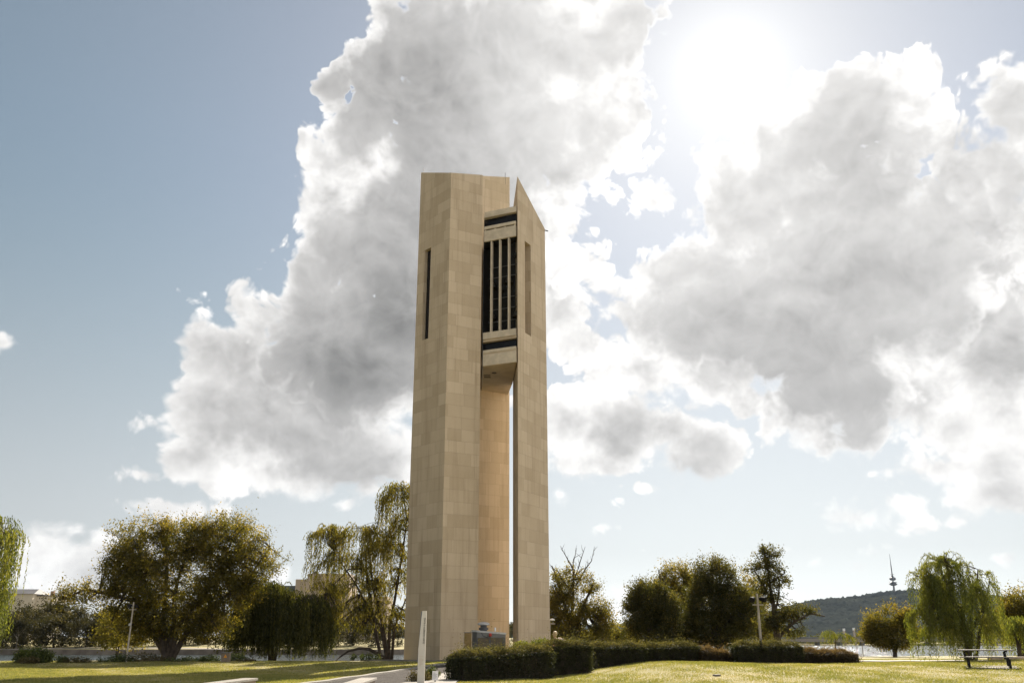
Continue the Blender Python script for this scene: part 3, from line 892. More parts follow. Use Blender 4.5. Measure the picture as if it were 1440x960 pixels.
def shrub(name, label, Y, lobes, leaf, n, lsize, group=None, cat='shrub', z0=None):
    """low leafy mound that reaches the ground"""
    L3 = [lobe3(l, Y) for l in lobes]
    cx = sum(c.x for c, _ in L3) / len(L3)
    b = Vector((cx, Y, zg(cx, Y) if z0 is None else z0))
    t = empty(name, b, label, cat, group)
    area = np.array([r[0] * r[2] for _, r in L3]); area /= area.sum()
    cen, tint = [], []
    for k in range(n // 12):
        i = rng.choice(len(L3), p=area); c, r = L3[i]
        d = unit(1)[0]; rr = .5 + .5 * rng.random() ** .5
        p = np.array(c) + d * r * rr * (1 + .05 * rng.normal()); p[2] = max(p[2], b.z + .03)
        m = int(12 * rng.uniform(.6, 1.4))
        cen.append(p + rng.normal(size=(m, 3)) * lsize * .9)
        tint.append(np.clip(rng.normal(.4, .2) + rng.normal(size=m) * .13, 0, 1))
    co, q = leaves(np.concatenate(cen), lsize, .55)
    link_np('foliage', co, q, LEAF[leaf], t, np.concatenate(tint))
    st = MB()
    for k in range(7):
        c, r = L3[k % len(L3)]
        e = Vector(np.array(c) + unit(1)[0] * r * .7); e.z = max(e.z, b.z + .25)
        st.tube(bend((b.x, b.y, b.z - .1), e, 4), taper(.03, .01, 4), 5, False)
    st.build('stems', M['bark'], t)
    return t

def hedge(label, p0, p1, width, za, zb, leaf, n, lsize=.062):
    n = int(n * 1.9)
    """clipped hedge from p0 to p1 (front bottom line, metres), tops at za..zb"""
    a, b = Vector(p0), Vector(p1); L = (b - a).length; d = (b - a) / L; nb = Vector((-d.y, d.x))
    c0 = (a + b) / 2 + nb * width / 2
    t = empty('hedge', (c0.x, c0.y, zg(c0.x, c0.y)), label, 'hedge', 'clipped hedges along the lawn edge')
    def surf(m):
        # sample the top, the front, the back and the ends of the clipped body
        H = (za + zb) / 2
        A = np.array([L * width * 1.5, L * H, L * H * .6, width * H, width * H]); A /= A.sum()
        k = rng.choice(5, size=m, p=A); s = rng.random(m) * L; wv_ = rng.random(m) * width; hz = rng.random(m) ** .8
        s = np.where(k == 3, 0, np.where(k == 4, L, s)); wv_ = np.where(k == 1, 0, np.where(k == 2, width, wv_)); hz = np.where(k == 0, 1, hz)
        rough = .05 * np.sin(s * 3.1 + wv_ * 2) + .04 * np.sin(s * 7.3 + hz * 4) + .035 * np.sin(s * 13 + wv_ * 9)
        # rounded shoulders
        edge_ = np.minimum(np.minimum(s, L - s), np.minimum(wv_, width - wv_))
        top = za + (zb - za) * s / L - .16 * np.exp(-np.maximum(edge_, 0) / .13) * (hz > .9)
        out = rough + rng.normal(size=m) * .035 + np.abs(rng.normal(size=m)) ** 3 * .02
        s2 = s + np.where(k == 3, -out, np.where(k == 4, out, 0)) + rng.normal(size=m) * .02
        w2 = wv_ + np.where(k == 1, -out, np.where(k == 2, out, 0)) + rng.normal(size=m) * .02
        x = a.x + d.x * s2 + nb.x * w2; y = a.y + d.y * s2 + nb.y * w2
        g = zfun(x, y)
        z = g + (top - g) * hz + np.where(k == 0, out + .03, 0)
        return np.stack([x, y, z], 1), s, k
    P, s, k = surf(n)
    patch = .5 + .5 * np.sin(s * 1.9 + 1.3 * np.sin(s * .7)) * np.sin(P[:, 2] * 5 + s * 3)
    tint = np.clip(.28 + .22 * patch + rng.normal(size=n) * .18 + .45 * (k == 0), 0, 1)  # top leaves tinted paler, their sunlit tips put into the colour
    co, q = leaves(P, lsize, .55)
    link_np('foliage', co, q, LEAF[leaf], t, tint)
    # twiggy core that stops light passing straight through
    cb = MB(); i = .13
    A_ = a + d * i + nb * i; B_ = b - d * i + nb * i; C_ = B_ + nb * (width - 2 * i); D_ = A_ + nb * (width - 2 * i)
    cb.prism([A_, B_, C_, D_], [zg(p.x, p.y) - .1 for p in (A_, B_, C_, D_)], [za - .17, zb - .17, zb - .17, za - .17])
    cb.build('twig_core', M['bark'], t)
    return t

# --- trees on the island, left to right
willow('willow_tree', 'yellow-green weeping willow cut by the left edge of the photo', 76, (-42, 934), [[(-40, 860), (-35, 790), (-20, 745)], [(-30, 840), (-5, 780), (8, 750)]],
       [(-40, 760, 62, 42), (-6, 757, 30, 34), (-34, 850, 40, 40)], 'willow', 900, 925, .26, .34, curtains=110, tr=.3)
broadleaf('shade_tree', 'large round golden-topped tree with leaning multiple stems left of the tower', 85, (238, 926),
          [[(225, 880), (205, 820), (195, 770)], [(245, 870), (255, 800), (270, 745)], [(262, 890), (300, 850), (350, 815), (380, 770)], [(250, 880), (300, 820), (325, 760)], [(215, 890), (190, 845), (120, 828), (90, 842)], [(230, 870), (235, 790), (225, 735)]],
          [(205, 772, 50, 42), (262, 757, 62, 32), (318, 764, 54, 42), (350, 795, 42, 45), (255, 820, 88, 50), (190, 830, 42, 50), (322, 830, 52, 36), (245, 870, 70, 30), (170, 800, 24, 40), (120, 833, 36, 15), (96, 838, 22, 12), (185, 885, 34, 26), (300, 882, 38, 26)],
          'golden', 2500, 62, .175, .36, tr=.30, gaps=.55)
broadleaf('bushy_tree', 'small yellow-leaved tree behind the leaning light pole at the lake edge', 96, (165, 925), [[(163, 890), (165, 860)], [(170, 890), (150, 868)]],
          [(165, 868, 24, 22), (158, 892, 22, 18)], 'willow_gold', 240, 34, .22, .3, tr=.1)
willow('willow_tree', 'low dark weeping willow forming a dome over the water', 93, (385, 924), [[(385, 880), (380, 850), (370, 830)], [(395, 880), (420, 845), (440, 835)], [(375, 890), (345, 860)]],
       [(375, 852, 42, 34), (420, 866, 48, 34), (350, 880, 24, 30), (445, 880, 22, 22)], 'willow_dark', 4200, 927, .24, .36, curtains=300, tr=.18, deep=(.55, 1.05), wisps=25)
willow('willow_tree', 'tall airy willow with a low arching limb close beside the tower', 95, (548, 927), [[(540, 890), (525, 830), (520, 780), (535, 720)], [(548, 880), (562, 800), (572, 730), (566, 690)], [(535, 880), (500, 820), (470, 775)], [(555, 880), (575, 830)], [(525, 870), (515, 800), (490, 800), (460, 830)]],
       [(560, 705, 24, 28), (568, 745, 16, 26), (512, 760, 40, 22), (463, 757, 24, 22), (540, 785, 36, 26), (480, 800, 40, 26), (555, 825, 26, 30), (510, 835, 46, 26), (455, 835, 20, 26), (540, 868, 40, 20), (478, 868, 40, 20), (468, 884, 34, 18), (450, 872, 16, 22), (522, 888, 26, 16), (500, 862, 30, 22), (560, 880, 20, 24)], 'willow_gold', 5600, 922, .22, .40, curtains=760, vary=.6, tr=.2, deep=(.06, .34), wisps=40,
       low=[[(546, 927), (533, 920), (519, 912), (505, 911), (490, 915), (478, 923), (470, 931, -1)]])
broadleaf('broken_tree', 'golden tree with bare dead branches on top right beside the tower', 100, (806, 908), [[(804, 870), (806, 830), (808, 800)], [(800, 870), (785, 820), (776, 795)], [(812, 870), (830, 830), (836, 815)], [(815, 880), (840, 855)]],
          [(792, 822, 22, 26), (822, 822, 20, 20), (800, 855, 36, 28), (836, 858, 22, 20), (810, 886, 50, 20), (782, 870, 18, 36), (845, 880, 20, 20)], 'golden', 950, 56, .17, .32, tr=.24,
          bare=[[(807, 820), (806, 800), (795, 780), (788, 767)], [(806, 810), (806, 790), (811, 770)], [(808, 812), (815, 792), (823, 768)], [(810, 822), (823, 800), (832, 788), (836, 768)], [(812, 806), (824, 797)], [(800, 826), (785, 803), (774, 797)]])
broadleaf('bushy_tree', 'low loose golden shrub tree between the broken tree and the dark round tree', 104, (868, 910), [[(868, 895), (866, 885)]], [(868, 892, 22, 14), (850, 896, 18, 12), (886, 897, 16, 12)], 'golden', 220, 34, .22, .3, tr=.1)
broadleaf('dense_tree', 'dense dark rounded tree at the left end of the clump right of the tower', 92, (917, 912), [[(915, 880), (914, 850)], [(920, 880), (935, 850)], [(912, 885), (895, 850)]],
          [(915, 842, 30, 26), (900, 862, 24, 30), (935, 862, 24, 30), (918, 885, 38, 24)], 'dark', 1200, 60, .175, .30, tr=.2, bare=[[(930, 830), (928, 812), (925, 800)], [(934, 830), (936, 815)]])
broadleaf('pale_tree', 'pale yellowish open tree standing between two dark trees', 102, (966, 912), [[(960, 880), (945, 840), (935, 815)], [(966, 870), (962, 825), (958, 800)], [(972, 875), (985, 835), (990, 810)]],
          [(955, 812, 26, 22), (935, 830, 22, 20), (975, 835, 24, 30), (960, 865, 24, 30)], 'golden', 560, 54, .17, .34, tr=.2)
broadleaf('dense_tree', 'largest dark tree with a rounded top in the clump right of the tower', 95, (1008, 914), [[(1005, 870), (1002, 820), (1000, 795)], [(1012, 870), (1025, 820)], [(1000, 880), (985, 840)], [(1020, 880), (1045, 840)]],
          [(1002, 812, 30, 30), (1022, 826, 20, 26), (990, 845, 26, 34), (1030, 862, 36, 36), (1005, 885, 56, 28), (1050, 850, 20, 26), (975, 890, 26, 20)], 'dark', 1700, 60, .175, .32, tr=.26)
broadleaf('bushy_tree', 'golden tree filling the gap behind the light pole with twin lamps', 106, (1062, 912), [[(1060, 870), (1055, 840)], [(1065, 870), (1075, 850)]], [(1058, 832, 20, 26), (1070, 868, 26, 28), (1085, 890, 24, 18), (1040, 880, 20, 26)], 'golden', 520, 56, .17, .34, tr=.16)
broadleaf('slender_tree', 'tall slender dark tree with layered branches left of the hill', 86, (1096, 912), [[(1092, 870), (1084, 830), (1078, 790), (1073, 765)], [(1090, 860), (1096, 815)], [(1086, 845), (1060, 800)], [(1096, 895), (1118, 873), (1140, 862), (1160, 866)], [(1082, 820), (1104, 805)]],
          [(1072, 770, 16, 9), (1060, 778, 12, 7), (1086, 778, 12, 8), (1078, 792, 22, 8), (1058, 800, 13, 8), (1096, 800, 10, 7), (1080, 812, 22, 9), (1070, 828, 20, 8), (1098, 820, 16, 9), (1088, 838, 20, 8), (1106, 842, 12, 7), (1116, 862, 18, 12), (1138, 857, 14, 5), (1154, 864, 8, 4), (1100, 870, 20, 16), (1082, 872, 16, 20), (1115, 885, 18, 14)],
          'dark', 700, 32, .16, .22, tr=.2, hollow=.2)
willow('young_willow', 'small young weeping willow at the water edge before the bridge', 98, (1175, 916), [[(1175, 900), (1174, 890)], [(1176, 900), (1184, 892)]], [(1170, 893, 12, 8), (1184, 896, 12, 7)], 'willow', 240, 914, .16, .34, curtains=40, tr=.07)
willow('young_willow', 'tiny drooping willow sapling beside wooden stakes', 99, (1198, 918), [[(1198, 905), (1197, 896)]], [(1197, 898, 6, 5)], 'willow_gold', 60, 910, .15, .34, curtains=12, tr=.04)
broadleaf('bushy_tree', 'rounded golden bushy tree leaning by the glittering water', 97, (1258, 923), [[(1254, 905), (1245, 880)], [(1262, 905), (1262, 875), (1268, 856)], [(1258, 905), (1275, 880)]],
          [(1240, 880, 22, 18), (1262, 868, 18, 18), (1228, 893, 14, 12), (1250, 898, 28, 14), (1274, 882, 14, 26)], 'golden', 760, 56, .17, .30, tr=.14)
willow('willow_tree', 'big green weeping willow hanging to the lawn behind the picnic table', 58, (1364, 936), [[(1360, 890), (1340, 840), (1322, 800), (1330, 785)], [(1362, 880), (1370, 830), (1375, 800)], [(1366, 890), (1385, 850), (1392, 815)], [(1358, 895), (1325, 850), (1300, 815)], [(1376, 905), (1378, 885), (1385, 850)]],
       [(1326, 800, 22, 22), (1300, 818, 18, 18), (1360, 806, 24, 14), (1342, 838, 42, 28), (1306, 868, 20, 20), (1385, 830, 12, 28), (1370, 866, 22, 20), (1290, 872, 10, 14), (1325, 892, 34, 14), (1382, 884, 16, 16)], 'willow', 2200, 937, .14, .30, curtains=135, vary=.55, tr=.16, deep=(.10, 1.02), wisps=130)
broadleaf('bushy_tree', 'orange-tinged golden tree cut by the right edge of the photo', 82, (1440, 932), [[(1438, 890), (1430, 850)], [(1445, 880), (1455, 835)], [(1440, 890), (1418, 860)]],
          [(1445, 850, 28, 24), (1418, 862, 20, 20), (1460, 880, 30, 30), (1425, 885, 24, 20)], 'golden', 620, 56, .165, .32, tr=.2)
willow('willow_tree', 'bright low willow curtain at the right edge behind the table', 70, (1432, 934), [[(1430, 900), (1425, 880)], [(1434, 900), (1445, 878)]], [(1418, 882, 22, 16), (1445, 882, 18, 18)], 'willow', 700, 926, .17, .34, curtains=80, tr=.15)

# --- shrubs along the left water edge
shrub('round_shrub', 'largest green domed shrub at the left water edge', 79, [(46, 923, 24, 13), (36, 926, 16, 9), (60, 925, 14, 10)], 'shrub', 5200, .17)
shrub('round_shrub', 'brown mound shrub in front of the largest green dome', 77, [(40, 929, 14, 5)], 'brownshrub', 1300, .11)
shrub('round_shrub', 'small dark green shrub right of the open water gap', 79, [(87, 928, 7, 5)], 'shrub', 700, .13)
shrub('round_shrub', 'low flat brown shrub beside the small dark green one', 79, [(108, 929, 18, 4.5)], 'brownshrub', 1500, .12)
shrub('round_shrub', 'low dark shrub at the foot of the leaning light pole', 80, [(158, 928, 20, 5), (172, 926, 12, 7)], 'shrub', 1900, .13)
shrub('round_shrub', 'broad brown shrub under the big golden tree', 81, [(200, 926, 26, 8), (218, 929, 20, 5)], 'brownshrub', 2300, .13)
shrub('round_shrub', 'long low shrub between the big tree and the utility box', 81, [(262, 929, 30, 4), (294, 928, 16, 6)], 'shrub', 2600, .13)
shrub('round_shrub', 'dark shrub just right of the utility box', 82, [(333, 926, 12, 8)], 'shrub', 1200, .13)
shrub('round_shrub', 'pale low grassy shrub in front of the dark dome willow', 80, [(348, 930, 12, 3)], 'brownshrub', 800, .1)
for i, (px, lab) in enumerate(((497, 'leftmost of the small reeds under the arching willow limb'), (510, 'second small reed clump under the arching limb'), (520, 'third small reed clump under the arching limb'), (530, 'reed clump nearest the trunk under the arching limb'))):
    shrub('reed_clump', lab, 87, [(px, 924, 4.5, 4.5)], 'shrub', 260, .13, group='reeds at the water edge', cat='reeds')
# --- plants round the entrance sign and behind the first hedge
shrub('leafy_shrub', 'yellow-tipped leafy shrub behind the small white notice', 44, [(608, 947, 10, 8), (601, 950, 6, 7)], 'shrub', 1500, .08)
shrub('leafy_shrub', 'brownish shrub left of the entrance sign foot', 41.5, [(583, 953, 9, 10)], 'brownshrub', 900, .07)
shrub('leafy_shrub', 'brownish shrub right of the entrance sign foot', 42.3, [(599, 952, 7, 9)], 'brownshrub', 700, .07)
shrub('leafy_shrub', 'loose leafy plant between the equipment hut and the right shaft', 66, [(733, 908, 12, 5)], 'willow', 1300, .12)
shrub('leafy_shrub', 'loose leafy plant in front of the right shaft base', 60, [(760, 905, 14, 6)], 'willow', 1500, .11)

# --- clipped hedges
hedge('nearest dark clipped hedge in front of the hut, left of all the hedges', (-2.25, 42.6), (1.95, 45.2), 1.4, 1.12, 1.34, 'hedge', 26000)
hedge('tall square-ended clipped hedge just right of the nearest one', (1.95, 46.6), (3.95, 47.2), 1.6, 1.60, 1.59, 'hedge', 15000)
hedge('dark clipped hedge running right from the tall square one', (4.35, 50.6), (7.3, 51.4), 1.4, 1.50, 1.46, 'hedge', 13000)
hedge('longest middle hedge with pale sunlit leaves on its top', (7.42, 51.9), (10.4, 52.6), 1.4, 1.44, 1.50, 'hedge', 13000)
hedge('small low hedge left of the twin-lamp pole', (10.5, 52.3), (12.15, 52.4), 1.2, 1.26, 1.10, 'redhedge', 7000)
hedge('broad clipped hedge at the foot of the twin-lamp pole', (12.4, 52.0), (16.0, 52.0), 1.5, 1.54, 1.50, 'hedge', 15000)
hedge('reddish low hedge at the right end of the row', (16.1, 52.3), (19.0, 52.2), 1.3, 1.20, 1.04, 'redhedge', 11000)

# --- far bank: retaining wall, gum trees, woods
wall = MB()
for (xa, xb) in ((-190, -60), (-60, 30)):
    ba = lambda x: 221.0 + 385.0 * float(sm(np.array(x), -30, 60)) - .9
    n = 24
    for k in range(n):
        x0 = xa + (xb - xa) * k / n; x1 = xa + (xb - xa) * (k + 1) / n
        wall.prism([(x0, ba(x0)), (x1, ba(x1)), (x1, ba(x1) + .6), (x0, ba(x0) + .6)], -3, -.35)
o = wall.build('retaining_wall', mat('stained_wall', (.15, .125, .10), .9, .3, .4), weld=True)
tag(o, 'long low stone retaining wall along the far lake bank', 'wall')
sheet('far_path', [(-190, 225), (-120, 225.5), (-60, 226), (-32, 227)], [(-190, 229), (-120, 229.5), (-60, 230), (-32, 231)], M['concrete'], .06)

def gum_proto(k, lsize=.55):
    """a far-bank tree, about 11 m tall, seen small"""
    t = empty('gum_tree', (0, 0, 0), 'x', 'tree')
    tk = MB(); H = 9 + 2 * k
    tips = []
    tp = bend((0, 0, -.5), (rng.normal() * .8, rng.normal() * .8, H * .55), 5); tk.tube(tp, taper(.3, .14, 5), 7)
    for j in range(6):
        e = Vector((rng.normal() * 2.6, rng.normal() * 2.6, H * rng.uniform(.6, .95))); tips.append(e)
        tk.tube(bend(tp[rng.integers(2, 5)], e, 5, .08), taper(.13, .03, 5), 5)
    tk.build('trunk', M['pale_bark' if k % 2 else 'bark'], t)
    cen, tint = [], []
    for j in range(190):
        e = np.array(tips[j % 6]) + rng.normal(size=3) * np.array([1.9, 1.9, 1.5]); e[2] = max(e[2], 1.2)
        if j % 3 == 0: e = np.array([rng.normal() * 2.8, rng.normal() * 2.8, rng.uniform(.4, H * .6)])
        m = int(34 * rng.uniform(.5, 1.4))
        cen.append(e + rng.normal(size=(m, 3)) * .62); tint.append(np.clip(rng.normal(.4, .2) + rng.normal(size=m) * .12, 0, 1))
    co, q = leaves(np.concatenate(cen), lsize, .6, .2)
    link_np('crown', co, q, LEAF['gum'], t, np.concatenate(tint))
    return t

def copy_tree(o):
    c = o.copy(); COL.objects.link(c)
    for ch in o.children:
        d = ch.copy(); COL.objects.link(d); d.parent = c; d.matrix_parent_inverse = ch.matrix_parent_inverse.copy()
    return c

protos = [gum_proto(k) for k in range(4)]
used = [False] * 4
# (x pixel, top pixel, distance, shape, width factor)
FAR = [(-30, 848, 240, 0, 1.2), (12, 858, 236, 1, 1.1), (44, 836, 250, 2, 1.0), (30, 866, 232, 3, 1.1), (66, 842, 246, 1, 1.15), (84, 858, 234, 0, 1.1), (108, 846, 244, 3, 1.2), (128, 858, 233, 2, 1.0),
       (150, 852, 242, 0, 1.1), (178, 860, 236, 1, 1.2), (205, 850, 250, 2, 1.1), (232, 862, 238, 3, 1.1), (262, 855, 246, 0, 1.2), (292, 852, 252, 1, 1.1), (330, 858, 262, 2, 1.0), (352, 866, 250, 3, 1.1),
       (378, 858, 262, 0, 1.2), (410, 866, 248, 1, 1.1), (440, 860, 256, 2, 1.1), (470, 868, 246, 3, 1.2), (500, 862, 260, 0, 1.1), (530, 868, 252, 1, 1.2), (560, 866, 258, 2, 1.1),
       (722, 872, 330, 3, 1.5), (775, 874, 360, 0, 1.6), (835, 880, 400, 2, 1.5)]
ORD = ['first', 'second', 'third', 'fourth', 'fifth', 'sixth', 'seventh', 'eighth', 'ninth', 'tenth', 'eleventh', 'twelfth', 'thirteenth', 'fourteenth', 'fifteenth', 'sixteenth', 'seventeenth', 'eighteenth', 'nineteenth', 'twentieth', 'twenty-first', 'twenty-second', 'twenty-third', 'twenty-fourth', 'twenty-fifth', 'twenty-sixth', 'twenty-seventh']
HT = [11.3, 13.2, 15.2, 17.2]
for i, (px, py, Yd, k, wf) in sorted(enumerate(FAR), key=lambda e: e[1][0]):
    o = protos[k] if not used[k] else copy_tree(protos[k]); used[k] = True
    p = at(px, py, Yd); gz = zg(p.x, Yd)
    s = (p.z - gz) / HT[k]
    o.location = (p.x, Yd, gz); o.rotation_euler = (0, 0, rng.uniform(0, 6.28)); o.scale = (s * wf, s * wf, s)
    o['group'] = 'trees on the far bank'
for n_, (i, e) in enumerate(sorted(enumerate(FAR), key=lambda e: e[1][0])): pass
gums = sorted([o for o in bpy.data.objects if o.name.startswith('gum_tree')], key=lambda o: o.location.x / o.location.y)
LBL = ['beyond the left-edge willow', 'below the left building', 'between the lake and the big tree', 'seen behind the big golden tree', 'beyond the dark dome willow', 'beyond the tall airy willow', 'glimpsed beside the tower']
for j, o in enumerate(gums):
    x = o.location.x / o.location.y
    px = 720 + x * 1330
    zone = 0 if px < 5 else 1 if px < 72 else 2 if px < 150 else 3 if px < 310 else 4 if px < 440 else 5 if px < 580 else 6
    o['label'] = '%s from the left of the far-bank trees, %s' % (ORD[j], LBL[zone])

# distant wooded shore under the hill: one mass nobody could count
n = 5200
X = rng.uniform(-60, 520, n); Yw = rng.uniform(628, 690, n); hw = 5.5 + 3 * np.sin(X * .05) + 2 * np.sin(X * .17 + 1) + rng.normal(size=n)
cen = np.stack([X, Yw, zfun(X, Yw) + rng.random(n) ** .7 * np.maximum(hw, 2)], 1)
cen = np.repeat(cen, 9, 0) + rng.normal(size=(n * 9, 3)) * 1.1
co, q = leaves(cen, 1.5, .7)
o = link_np('far_woods', co, q, LEAF['dark'], None, np.clip(np.repeat(rng.normal(.35, .2, n), 9), 0, 1))
tag(o, 'distant dark wooded shore at the foot of the hill', 'woods', kind='stuff')

# --- hills
def ridge(pts, Y):
    P = [at(px, py, Y) for px, py in pts]
    return np.array([p.x for p in P]), np.array([p.z for p in P])
def hill(name, pts, Y, depth, cell, m, bump):
    rx, rz = ridge(pts, Y)
    xs_ = np.arange(rx[0], rx[-1], cell); ys_ = np.concatenate([np.linspace(Y - depth, Y + 200, int((depth + 200) / cell)), np.linspace(Y + 250, Y + depth * .8, 8)])
    def zf(Xa, Ya):
        top = np.interp(Xa, rx, rz)
        f = np.where(Ya < Y, sm(Ya, Y - depth, Y), 1 - sm(Ya, Y, Y + depth * .8))
        und = 1 + .10 * np.sin(Xa * .004 + Ya * .003) * np.sin(Ya * .005 + 1) * (Ya < Y - 60)
        z = -2 + (top + 2) * f * und
        return z + rng.normal(size=Xa.shape) * bump * np.clip(f * 3, 0, 1)
    return grid_obj(name, xs_, ys_, zf, m)
M['hill'] = mat('forested_hillside', (.017, .019, .014), 1.0, .45, .012, detail=8, spec=.0)
hill('hill', [(850, 893), (960, 886), (1040, 871), (1095, 858), (1120, 849.5), (1150, 843.5), (1200, 840), (1228, 835), (1257, 831.5), (1285, 829.5), (1320, 832), (1370, 843), (1440, 862), (1560, 878), (1700, 893)], 4500, 1500, 11, M['hill'], 5.0)
hill('far_hill', [(500, 893), (640, 886), (760, 880), (840, 877), (900, 878.5), (1000, 876), (1100, 880), (1200, 893)], 8200, 900, 60, M['hill'], 8.0)

# --- grass blades on the lawn we look across
def lawn_blades(n):
    # even spread over the picture: more blades close by
    Yv = 35.0 * (82 / 35.0) ** rng.random(n); Xv = Yv * rng.uniform(-.60, .60, n)
    z = zfun(Xv, Yv)
    def xin(line, y): return np.interp(y, [p[1] for p in line], [p[0] for p in line])
    road = (Xv > xin([(-10.4, 22), (-7.6, 47), (-5.3, 70), (-4.4, 78)], Yv)) & (Xv < xin([(-2.2, 22), (-2.4, 47), (-2.5, 70), (-2.0, 78)], Yv)) & (Yv < 78.2)
    pad = (Yv > 79.5) & (Xv > -15) & (Xv < 8.3)
    lp = (Xv > 16) & (Yv > 69.8) & (Yv < 79.3) & (np.abs(Yv - np.interp(Xv, [16.5, 26, 40, 60], [71.6, 72.6, 74.6, 77.6])) < 1.7)
    keep = ~(road | pad | lp)
    Xv, Yv, z = Xv[keep], Yv[keep], z[keep]; n = len(Xv)
    tuft = np.sin(Xv * 2.1 + 1.3 * np.sin(Yv * .9)) * np.sin(Yv * 1.3 + np.sin(Xv * .7)) + .7 * np.sin(Xv * .55 + Yv * .31)
    h = np.clip(.045 + .022 * tuft + rng.normal(size=n) * .012, .015, .12)
    ang_ = rng.uniform(0, 6.28, n); wd = .016 * (Yv / 40)
    lean = rng.normal(size=(n, 2)) * .5
    co = np.empty((n, 3, 3), np.float32)
    dx, dy = np.cos(ang_) * wd, np.sin(ang_) * wd
    co[:, 0] = np.stack([Xv - dx, Yv - dy, z - .005], 1); co[:, 1] = np.stack([Xv + dx, Yv + dy, z - .005], 1)
    co[:, 2] = np.stack([Xv + lean[:, 0] * h, Yv + lean[:, 1] * h, z + h], 1)
    tint = np.clip(.42 - .16 * tuft + rng.normal(size=n) * .17, 0, 1)
    o = link_np('lawn_grass', co.reshape(-1, 3), np.arange(n * 3, dtype=np.int32).reshape(-1, 3), LEAF['grass'], None, tint)
    tag(o, 'short olive and straw coloured lawn grass round the tower', 'grass', kind='stuff')
lawn_blades(420000)

# ------------------------------------------------------------------ made things
def text_obj(s, name, size, m, parent, loc, rot, spacing=1.0, extrude=.004, align='LEFT'):
    cu = bpy.data.curves.new(name, 'FONT'); cu.body = s; cu.size = size; cu.extrude = extrude; cu.align_x = align; cu.space_character = spacing
    tmp = bpy.data.objects.new(name, cu); COL.objects.link(tmp)
    dg = bpy.context.evaluated_depsgraph_get(); me = bpy.data.meshes.new_from_object(tmp.evaluated_get(dg))
    COL.objects.unlink(tmp); bpy.data.objects.remove(tmp)
    me.materials.clear(); me.materials.append(m)
    o = bpy.data.objects.new(name, me); COL.objects.link(o)
    o.location = loc; o.rotation_euler = rot
    if parent:
        o.parent = parent; o.matrix_parent_inverse = parent_matrix(parent).inverted()
    return o

# entrance sign: a tall tapered blade
SY = 39.0
sb = at(592, 960, SY); gz = zg(sb.x, SY)
sg = empty('entrance_sign', (sb.x, SY, gz), 'white tapered upright entrance sign with dark vertical lettering', 'sign')
def sp(px, py): p = at(px, py, SY); return (p.x, p.z)
front = [sp(586.5, 962), sp(596.5, 962), sp(600, 858.3), sp(593.8, 858.3), sp(588.2, 912)]
front[0] = (front[0][0], gz - .1); front[1] = (front[1][0], gz - .1)
def plate(pts, y0, y1, name, m, parent):
    mb = MB(); n = len(pts)
    mb.poly([(x, y0, z) for x, z in pts]); mb.poly([(x, y1, z) for x, z in reversed(pts)])
    for i in range(n):
        a, b = pts[i], pts[(i + 1) % n]
        mb.poly([(b[0], y0, b[1]), (a[0], y0, a[1]), (a[0], y1, a[1]), (b[0], y1, b[1])])
    return mb.build(name, m, parent)
plate(front, SY, SY + .10, 'sign_blade', M['white_paint'], sg)
bk = [sp(590.5, 905), sp(596, 905), sp(595, 859.5), sp(592.2, 859.5)]
plate([(front[4][0] - .035, front[4][1] - .5), (front[4][0] + .15, front[4][1] - .5), (front[3][0] + .1, front[3][1] - .03), (front[3][0] - .05, front[3][1] - .03)], SY + .102, SY + .16, 'rear_fin', M['bluegrey'], sg)
tb = sp(597.0, 904.6); tt = sp(598.6, 868)
leanz = math.atan2(tt[0] - tb[0], tt[1] - tb[1])
want = math.hypot(tt[0] - tb[0], tt[1] - tb[1])
words, pos_, gap_ = [], 0.0, .045
for wd_ in ('QUEEN', 'ELIZABETH', 'II', 'ISLAND'):
    o = text_obj(wd_, 'lettering', .085, M['ink'], None, (0, 0, 0), (0, 0, 0))
    wl = max(v.co.x for v in o.data.vertices); words.append((o, pos_)); pos_ += wl + gap_
k = want / (pos_ - gap_)
for o, p0 in words:
    for v in o.data.vertices: v.co.x *= k; v.co.y *= 1.15
    f = p0 * k / want
    o.location = (tb[0] + (tt[0] - tb[0]) * f, SY - .006, tb[1] + (tt[1] - tb[1]) * f)
    o.rotation_euler = (R(90), -(R(90) - leanz), 0)
    o.parent = sg; o.matrix_parent_inverse = parent_matrix(sg).inverted()
for j, ln in enumerate((.16, .10, .15, .16, .12, .16, .14, .05)):
    x0, z0 = sp(589.8, 922 + j * 1.75 + (.9 if j > 0 else 0))
    MB().box((x0 + ln / 2, SY - .003, z0), (ln, .006, .018)).build('text_line', M['stone_trim'], sg)

# small notice on a post
NY = 41.0
nb_ = at(611.8, 956, NY)
nt = empty('notice_sign', (nb_.x, NY, zg(nb_.x, NY)), 'small white notice plate on a short post by the shrub', 'sign')
MB().box((nb_.x, NY, nb_.z + .19), (.25, .02, .37)).build('plate', M['white_plastic'], nt, bevel=.006)
MB().box((nb_.x, NY + .03, (nb_.z + .1 + zg(nb_.x, NY)) / 2), (.05, .04, nb_.z + .1 - zg(nb_.x, NY))).build('post', M['grey_metal'], nt)
for j, ln in enumerate((.10, .17, .14, .17, .12)):
    MB().box((nb_.x - .085 + ln / 2, NY - .012, nb_.z + .30 - j * .05), (ln, .004, .012)).build('text_line', M['grey_metal'], nt)

